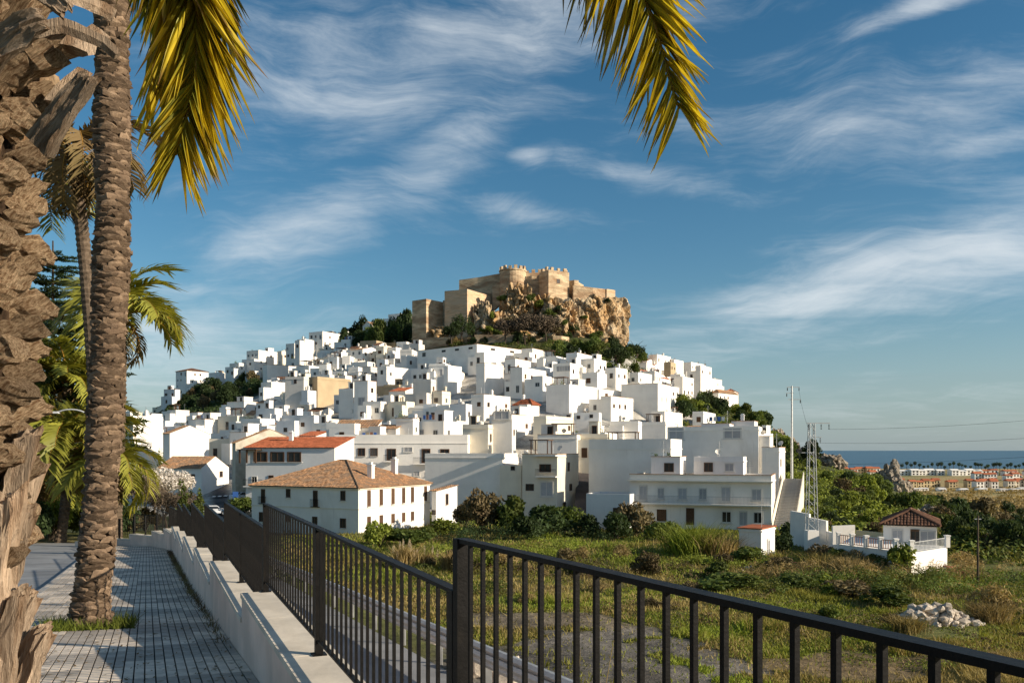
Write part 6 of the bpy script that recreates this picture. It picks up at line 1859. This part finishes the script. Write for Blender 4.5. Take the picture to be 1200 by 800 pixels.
# ------------------------------------------------------------------ cottage terrace, garden walls, stairway
def wallrun(name, label, pts, thick, m, cat='wall', sink=1.5):
    """pts: (u, vTop, vBottom, D)"""
    b_ = P(pts[0][0], 0, pts[0][3]); b_.z = 0
    o = MB()
    for p0, p1 in zip(pts[:-1], pts[1:]):
        A, B = P(p0[0], p0[1], p0[3]), P(p1[0], p1[1], p1[3])
        d = B - A; d.z = 0; n = Vector((-d.y, d.x, 0)).normalized() * thick
        L = lambda p: (p[0] - b_.x, p[1] - b_.y)
        z0, z1 = P(0, p0[2], p0[3]).z - sink, P(0, p1[2], p1[3]).z - sink
        o.prism([L(A), L(B), L(B + n), L(A + n)], [z0, z1, z1, z0], [A.z, B.z, B.z, A.z])
    t = thing(name, label, cat, b_)
    o.build('wall_body', M[m], t)
    return t, b_
# terrace in front of the cottage
zt = P(0, 645, 70).z
ta = [P(983, 0, 75), P(1068, 0, 68.5), P(1110, 0, 72.5), P(1060, 0, 80), P(1000, 0, 82)]
te = thing('terrace', 'white walled terrace with pillars and low railings in front of the cottage', 'terrace', (ta[0].x, ta[0].y, zt))
L_ = lambda p: (p.x - ta[0].x, p.y - ta[0].y)
MB().prism([L_(p) for p in ta], -3.2, 0).build('base', M['whitewash'], te)
def rail_run(A, B, n, h_=.95, i0=0):
    A, B = Vector((*L_(A), 0)), Vector((*L_(B), 0)); d = B - A; ang = math.atan2(d.y, d.x)
    for i in range(i0, n + 1):
        p = A + d * i / n
        MB().box((p.x, p.y, h_ / 2), (.34, .34, h_)).box((p.x, p.y, h_ + .04), (.42, .42, .09)).build('pillar', M['whitewash'], te)
    for i in range(n):
        a_, b_ = A + d * ((i + .09) / n), A + d * ((i + .91) / n)
        o = MB(); m_ = (a_ + b_) / 2; Ls = (b_ - a_).length
        o.box((m_.x, m_.y, .82), (Ls, .05, .06), ang); o.box((m_.x, m_.y, .12), (Ls, .05, .06), ang)
        for k in range(int(Ls / .22)):
            p = a_.lerp(b_, (k + .5) / int(Ls / .22)); o.box((p.x, p.y, .47), (.05, .03, .64), ang)
        o.build('railing', M['brick_red'] if i < n - 1 else M['steel'], te)
rail_run(ta[0], ta[1], 5); rail_run(ta[1], ta[2], 1, .95, 1)
wallrun('garden_wall', 'stepped white garden wall rising behind the pylon base', [(926, 598, 655, 92), (948, 602, 655, 90), (948.5, 606, 655, 90), (968, 610, 655, 88), (969, 622, 655, 88), (986, 628, 655, 84)], .3, 'whitewash')
wallrun('garden_wall', 'white wall joining the terrace to the stepped garden wall', [(950, 640, 660, 80), (985, 637, 662, 77)], .3, 'whitewash')
wallrun('garden_wall', 'low white wall left of the cottage above its terrace', [(976, 616, 640, 84), (1002, 615, 640, 84)], .3, 'whitewash')
wallrun('garden_wall', 'ochre yellow wall beside the cottage terrace', [(1003, 621, 640, 83), (1034, 624, 642, 80)], .3, 'render_yellow')
t_, b_ = wallrun('boundary_wall', 'low red brick edging wall behind the shed', [(905, 656, 662, 76), (960, 661, 666, 73)], .3, 'brick_red')
# stone heap of bricks by the cottage corner
br = thing('brick_pile', 'pile of red bricks at the right corner of the cottage terrace', 'bricks', at(1117, 662, 70))
bme = MB().box((0, 0, 0), (.26, .13, .09)).mesh('brick', M['brick_red'])
for i in range(60):
    o = obj('brick', bme, br, (rng.gauss(0, .5), rng.gauss(0, .35), abs(rng.gauss(0, .28))), rng.uniform(0, 3)); o.rotation_euler.x = rng.uniform(-.4, .4)
# stairway beside the balcony block
D0, D1 = 103, 122
st = thing('stairway', 'grey stairway climbing beside the right end of the balcony block', 'stairs', P(918, 621, D0))
s0, s1 = P(918, 621, D0), P(930, 560, D1)
dv = s1 - s0; nst = 34
dirh = Vector((dv.x, dv.y, 0)).normalized(); nh = Vector((dirh.y, -dirh.x, 0))
smx = MB().box((0, 0, -.6), (2.4, dv.xy.length / nst, 1.4)).mesh('step', M['kerb'])
ang = math.atan2(dirh.y, dirh.x) - PI / 2
for i in range(nst):
    obj('step', smx, st, Vector((dv.x, dv.y, 0)) * ((i + .5) / nst) + Vector((0, 0, dv.z * i / nst)), ang)
for sd in (-1, 1):
    o = MB()
    a_, b_ = nh * 1.3 * sd, dv + nh * 1.3 * sd
    n2 = nh * .12 * sd
    o.prism([a_.xy, b_.xy, (b_ + n2).xy, (a_ + n2).xy] if sd < 0 else [a_.xy, (a_ + n2).xy, (b_ + n2).xy, b_.xy], [-2] * 4, [.9, dv.z + .9, dv.z + .9, .9] if sd < 0 else [.9, .9, dv.z + .9, dv.z + .9])
    o.build('side_wall', M['whitewash_cream'], st)
# garden furniture: round table frame on the terrace
# ------------------------------------------------------------------ pylon, poles, wires
def lattice(label, u_, v_, D, htpx, w0, w1):
    p = P(u_, v_, D); p.z = gz(p.x, p.y)
    t = thing('lattice_pylon', label, 'pylon', p)
    H = P(0, v_ - htpx, D).z - p.z
    MB().box((0, 0, .95), (w0 * 1.15, w0 * 1.15, 2.3)).build('plinth', M['whitewash'], t)
    z0 = 2.0
    def cn(z, i):
        s = (z - z0) / (H - z0); w_ = (w0 + (w1 - w0) * s) / 2
        return Vector(((-w_, w_, w_, -w_)[i], (-w_, -w_, w_, w_)[i], z))
    for i in range(4):
        MB().tube([cn(z0, i), cn(H, i)], .045, 4).build('leg', M['steel'], t)
    nseg = 13
    for k in range(nseg):
        za, zb = z0 + (H - z0) * k / nseg, z0 + (H - z0) * (k + 1) / nseg
        for i in range(4):
            j = (i + 1) % 4
            MB().tube([cn(za, i), cn(zb, j)] if k % 2 else [cn(za, j), cn(zb, i)], .022, 4).build('brace', M['steel'], t)
    arms = MB()
    arms.box((.7, 0, H + .03), (2.4, .09, .09)); arms.box((-.6, 0, H - 3.0), (1.6, .08, .08)); arms.box((.6, 0, H - 1.4), (.9, .06, .06))
    arms.build('crossarm', M['steel'], t)
    for x_, z_ in ((1.8, H), (1.0, H), (-.3, H), (-1.3, H - 3.0), (.9, H - 1.4)):
        o = MB()
        for k in range(4): o.tube([(x_, 0, z_ - .1 - k * .14), (x_, 0, z_ - .18 - k * .14)], .07, 8)
        o.build('insulator', M['rubber'], t)
    MB().box((-1.3, 0, H - 2.8), (.5, .3, .35)).tube([(-1.3, 0, H - 2.6), (-1.3, 0, H - 2.2)], .04, 5).build('transformer', M['rubber'], t)
    return t, p, H
py_, pp, pH = lattice('grey lattice power pylon on a white plinth right of the stairway', 951, 652, 88, 156, 1.0, .5)
p3 = P(928, 560, 132); p3.z = gz(p3.x, p3.y)
ph = thing('power_pole', 'thin pale power pole with crossarms behind the lattice pylon', 'pole', p3)
H3 = P(0, 452, 132).z - p3.z
MB().tube([(0, 0, 0), (0, 0, H3)], [.22, .12], 8).build('pole', M['steel'], ph)
ca = MB(); ca.box((.2, 0, H3 - .2), (1.9, .1, .1)); ca.box((.4, 0, H3 - 2.1), (2.0, .1, .1)); ca.box((-.3, 0, H3 - 1.1), (1.2, .08, .08)); ca.build('crossarm', M['steel'], ph)
for x_, z_ in ((-.7, H3 - .2), (1.1, H3 - .2), (1.3, H3 - 2.1), (-.8, H3 - 1.1)):
    MB().tube([(x_, 0, z_ - .1), (x_, 0, z_ - .55)], .07, 6).build('insulator', M['rubber'], ph)
for u_, vb, vt, D, lab in ((1146, 668, 604, 66, 'thin wooden utility pole at the far right beside the rocks'), (1064, 668, 600, 88, 'short thin pole rising behind the cottage terrace')):
    if u_ == 1064: continue
    p = P(u_, vb, D); p.z = gz(p.x, p.y); Hh = P(0, vt, D).z - p.z
    t = thing('utility_pole', lab, 'pole', p)
    MB().tube([(0, 0, 0), (0, 0, Hh)], [.09, .06], 8).build('pole', M['twig'], t); MB().box((0, 0, Hh - .25), (.5, .06, .06)).build('crossarm', M['steel'], t)
def wire(a, b, sag, lab, r_=.011):
    a, b = Vector(a), Vector(b)
    o = MB().tube([a.lerp(b, i / 24) - Vector((0, 0, sag * 4 * (i / 24) * (1 - i / 24))) for i in range(25)], r_, 4).build('power_line', M['rubber'])
    return tag(o, lab, 'wire')
wire((pp.x + 1.8, pp.y, pp.z + pH - .6), P(1420, 468, 70), .6, 'uppermost power line running from the pylon crossarm to the right edge')
wire((pp.x + .9, pp.y, pp.z + pH - 2.0), P(1420, 494, 70), .6, 'middle power line from the pylon across the sky above the sea')
wire((pp.x + .6, pp.y, pp.z + pH - 4.2), P(1420, 516, 74), .5, 'lowest power line just above the sea horizon at the right')
wire((p3.x + 1.1, p3.y, p3.z + H3 - .7), (pp.x - .3, pp.y, pp.z + pH - .6), .5, 'short power line between the pale pole and the lattice pylon', .014)
# ------------------------------------------------------------------ street at the left end: crossing, car, sign
stripe = MB().box((0, 0, 0), (.5, 2.6, .03)).mesh('stripe', M['white_paint'])
zc_ = thing('zebra_crossing', 'white zebra crossing stripes on the dark street', 'crossing', at(266, 585, 138, .12))
for i in range(7):
    o = obj('stripe', stripe, zc_, (-2.1 + i * .95, 0, gz(zc_.location.x - 2.1 + i * .95, 138) - gz(zc_.location.x, 138)), .25)
def car(label, p, rz, m):
    t = thing('parked_car', label, 'car', p, rz)
    prof = [(-2.05, .35), (2.05, .35), (2.1, .62), (1.95, .82), (1.05, .95), (.55, 1.38), (-1.1, 1.42), (-1.75, 1.0), (-2.1, .9)]
    n = len(prof); o = MB()
    vs_ = [(x_, sd * .84 * (1 if z_ < 1 else .82), z_) for sd in (-1, 1) for x_, z_ in prof]
    o.add(vs_, [tuple(range(n)), tuple(range(2 * n - 1, n - 1, -1))] + [(i, n + i, n + (i + 1) % n, (i + 1) % n) for i in range(n)])
    o.build('body', M[m], t)
    g_ = MB()
    for sd in (-1, 1):
        g_.add([(.9, sd * .80, .98), (.5, sd * .74, 1.32), (-1.0, sd * .74, 1.34), (-1.5, sd * .80, 1.0)], [(0, 1, 2, 3) if sd < 0 else (3, 2, 1, 0)])
    g_.add([(1.02, -.7, 1.0), (1.02, .7, 1.0), (.6, .62, 1.37), (.6, -.62, 1.37)], [(0, 1, 2, 3)]); g_.add([(-1.72, -.7, 1.06), (-1.72, .7, 1.06), (-1.2, .62, 1.40), (-1.2, -.62, 1.40)], [(3, 2, 1, 0)])
    g_.v = [(x * 1.012, y * 1.03, z) for x, y, z in g_.v]
    g_.build('window', M['glass_dark'], t)
    for x_ in (-1.25, 1.3):
        for sd in (-1, 1):
            wl = MB().tube([(x_, sd * .72, .32), (x_, sd * .88, .32)], .32, 14).build('wheel', M['rubber'], t)
            MB().tube([(x_, sd * .885, .32), (x_, sd * .90, .32)], .19, 10).build('rim', M['steel'], wl)
    for sd in (-1, 1): MB().box((2.04, sd * .6, .68), (.08, .3, .14)).build('headlight', M['white_paint'], t)
    return t
car('small pale car parked by the street behind the stepped railing', at(250, 598, 122, .05), .4, 'car_white')
car('second pale car farther up beside the crossing', at(284, 584, 133, .05), 1.2, 'car_white')
sg = thing('street_sign', 'blue sign on a post beside the street crossing', 'sign', at(276, 588, 126))
MB().tube([(0, 0, 0), (0, 0, 2.6)], .05, 6).build('post', M['steel'], sg); MB().box((0, -.06, 2.1), (.8, .06, 1.2)).build('panel', M['blue_paint'], sg)
# dark alley between the cream house and the white block
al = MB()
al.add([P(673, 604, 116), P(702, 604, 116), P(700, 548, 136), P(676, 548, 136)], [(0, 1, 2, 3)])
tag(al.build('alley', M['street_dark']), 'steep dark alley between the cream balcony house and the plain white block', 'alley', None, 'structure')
# ------------------------------------------------------------------ far settlement and palms on the shore
def far_house(u_, v_, wpx, hpx, dep, wm, rm, desc):
    D = -PLAIN / (v_ - HOR) * FPX
    p = P(u_, v_, D); p.z = PLAIN
    w_, h_ = wpx / FPX * D * rng.uniform(.85, 1.05), hpx / FPX * D * rng.uniform(.8, 1.1)
    p.y += rng.uniform(-14, 14)
    t = obj('townhouse', None, None, p, rng.uniform(-.06, .06))
    rh = h_ * .22
    o = MB(); o.box((0, dep / 2, (h_ - rh) / 2), (w_ * .97, dep, h_ - rh)); o.build('wall', M[wm], t)
    e = w_ * .53
    MB().add([(-e, -.8, h_ - rh), (e, -.8, h_ - rh), (e, dep / 2, h_), (-e, dep / 2, h_), (e, dep + .8, h_ - rh), (-e, dep + .8, h_ - rh)], [(0, 1, 2, 3), (3, 2, 4, 5), (0, 3, 5), (1, 4, 2)]).build('roof', M[rm], t)
    for i in range(2):
        for k in range(2):
            win(t, -w_ * .22 + i * w_ * .44, 0, (h_ - rh) * (.27 + .46 * k), w_ * .2, (h_ - rh) * .28, 0, 'hole')
    pend(t, desc, 'townhouse', u_, v_ - hpx / 2, 'townhouse', 'far townhouses near the shore')
landmark('the distant shore settlement', 1120, 560)
u_ = 1058.0
while u_ < 1215:
    if 1142 < u_ < 1166: far_house(u_, 572, 9, 12, 9, 'whitewash', 'roof_red', 'far white townhouse with red roof')
    else: far_house(u_, 571, 8.5, 10.5, 9, 'render_yellow' if u_ < 1142 else 'whitewash_cream', 'roof_red', 'far ochre townhouse with red roof' if u_ < 1142 else 'far cream townhouse with red roof')
    u_ += 8.7 if rng.random() < .85 else 12
u_ = 1150.0
while u_ < 1215:
    far_house(u_, 562.5, 9, 9, 10, 'whitewash', 'roof_red', 'far white townhouse in the row behind'); u_ += 9.5
u_ = 1062.0
while u_ < 1215:
    far_house(u_, 557, 10, 7.5, 14, 'whitewash', 'whitewash' if u_ < 1150 else 'roof_red', 'distant white block nearest the beach'); u_ += 10.8
for u_, w_, h_, wm, rm in ((988, 9, 6, 'render_yellow', 'roof_red'), (998, 9, 6.5, 'whitewash_cream', 'roof_red'), (1008, 9, 7, 'render_yellow', 'roof_red'), (1018, 9, 6, 'render_tan', 'roof_red'), (1028, 9, 6, 'whitewash', 'roof_red'), (1003, 9, 5, 'whitewash', 'roof_red'), (1022, 9, 5, 'whitewash_cream', 'roof_red')):
    far_house(u_, 556 if h_ > 5 else 560, w_, h_ + 4, 12, wm, rm, 'far townhouse between hill and rock pinnacle')
# low white sheds in front
for u_ in range(1065, 1210, 12):
    far_house(u_ + rng.uniform(-2, 2), 575, 9, 3.2, 8, 'whitewash', 'whitewash', 'low white shed before the townhouses')
fpm = []
for k_ in range(3):
    o = MB(); o.tube([(0, 0, 0), (.3, 0, 8), (.2, 0, 15)], [.45, .36, .3], 5, mi=0)
    v_, f_ = leafcloud([(.2, 0, 15.6), (.2, 0, 14.6)], [(3.0, 3.0, 2.4), (2.2, 2.2, 2.2)], 200, .9, 200 + k_, aspect=3)
    o.add(v_, [tuple(x) for x in f_], 1)
    fpm.append(o.mesh('shore_palm', [M['bark'], M['leaf_dark']]))
def fpalm(u_, v_, s, lab=None, D=None):
    D = D or -PLAIN / (v_ - HOR) * FPX
    p = P(u_, v_, D); p.z = PLAIN if D > 460 else gz(p.x, p.y)
    o = obj('shore_palm', rng.choice(fpm), None, p, rng.uniform(0, 6)); o.scale = (s, s, s)
    if lab: tag(o, lab, 'palm')
    else: pend(o, 'tiny dark beach palm', 'palm', u_, v_ - 12, 'palm', 'palms along the far beach')
u_ = 1046.0
while u_ < 1205:
    fpalm(u_, 555 + rng.uniform(-1, 2), rng.uniform(.75, 1.15)); u_ += rng.uniform(3, 7)
fpalm(1153, 630, .50, 'tall thin palm on the plain left of the pair by the right edge', 260); fpalm(1178, 630, .55, 'tall thin palm on the plain, left one of the close pair', 250); fpalm(1184, 632, .50, 'tall thin palm on the plain, right one of the close pair', 255); fpalm(1196, 628, .42, 'short palm at the right edge of the plain', 265)
for u_, v_, w_, h_ in ((1130, 610, 34, 24), (1110, 606, 26, 18), (1150, 616, 26, 14), (1085, 578, 14, 6), (1105, 577, 14, 6), (1170, 580, 14, 7), (1145, 578, 20, 10), (1195, 600, 20, 8), (1160, 596, 24, 7), (1135, 590, 20, 6), (1190, 588, 24, 7), (1075, 582, 20, 8)):
    bush(rng.choice([dk, gn, ol]), u_, v_, w_, h_)
settle_labels()
_seen = {}
for _o in bpy.data.objects:
    if _o.parent is None and 'label' in _o:
        _seen.setdefault(_o['label'], []).append(_o.name)
for _k, _v in _seen.items():
    if len(_v) > 1: print('SAME LABEL', len(_v), _k)
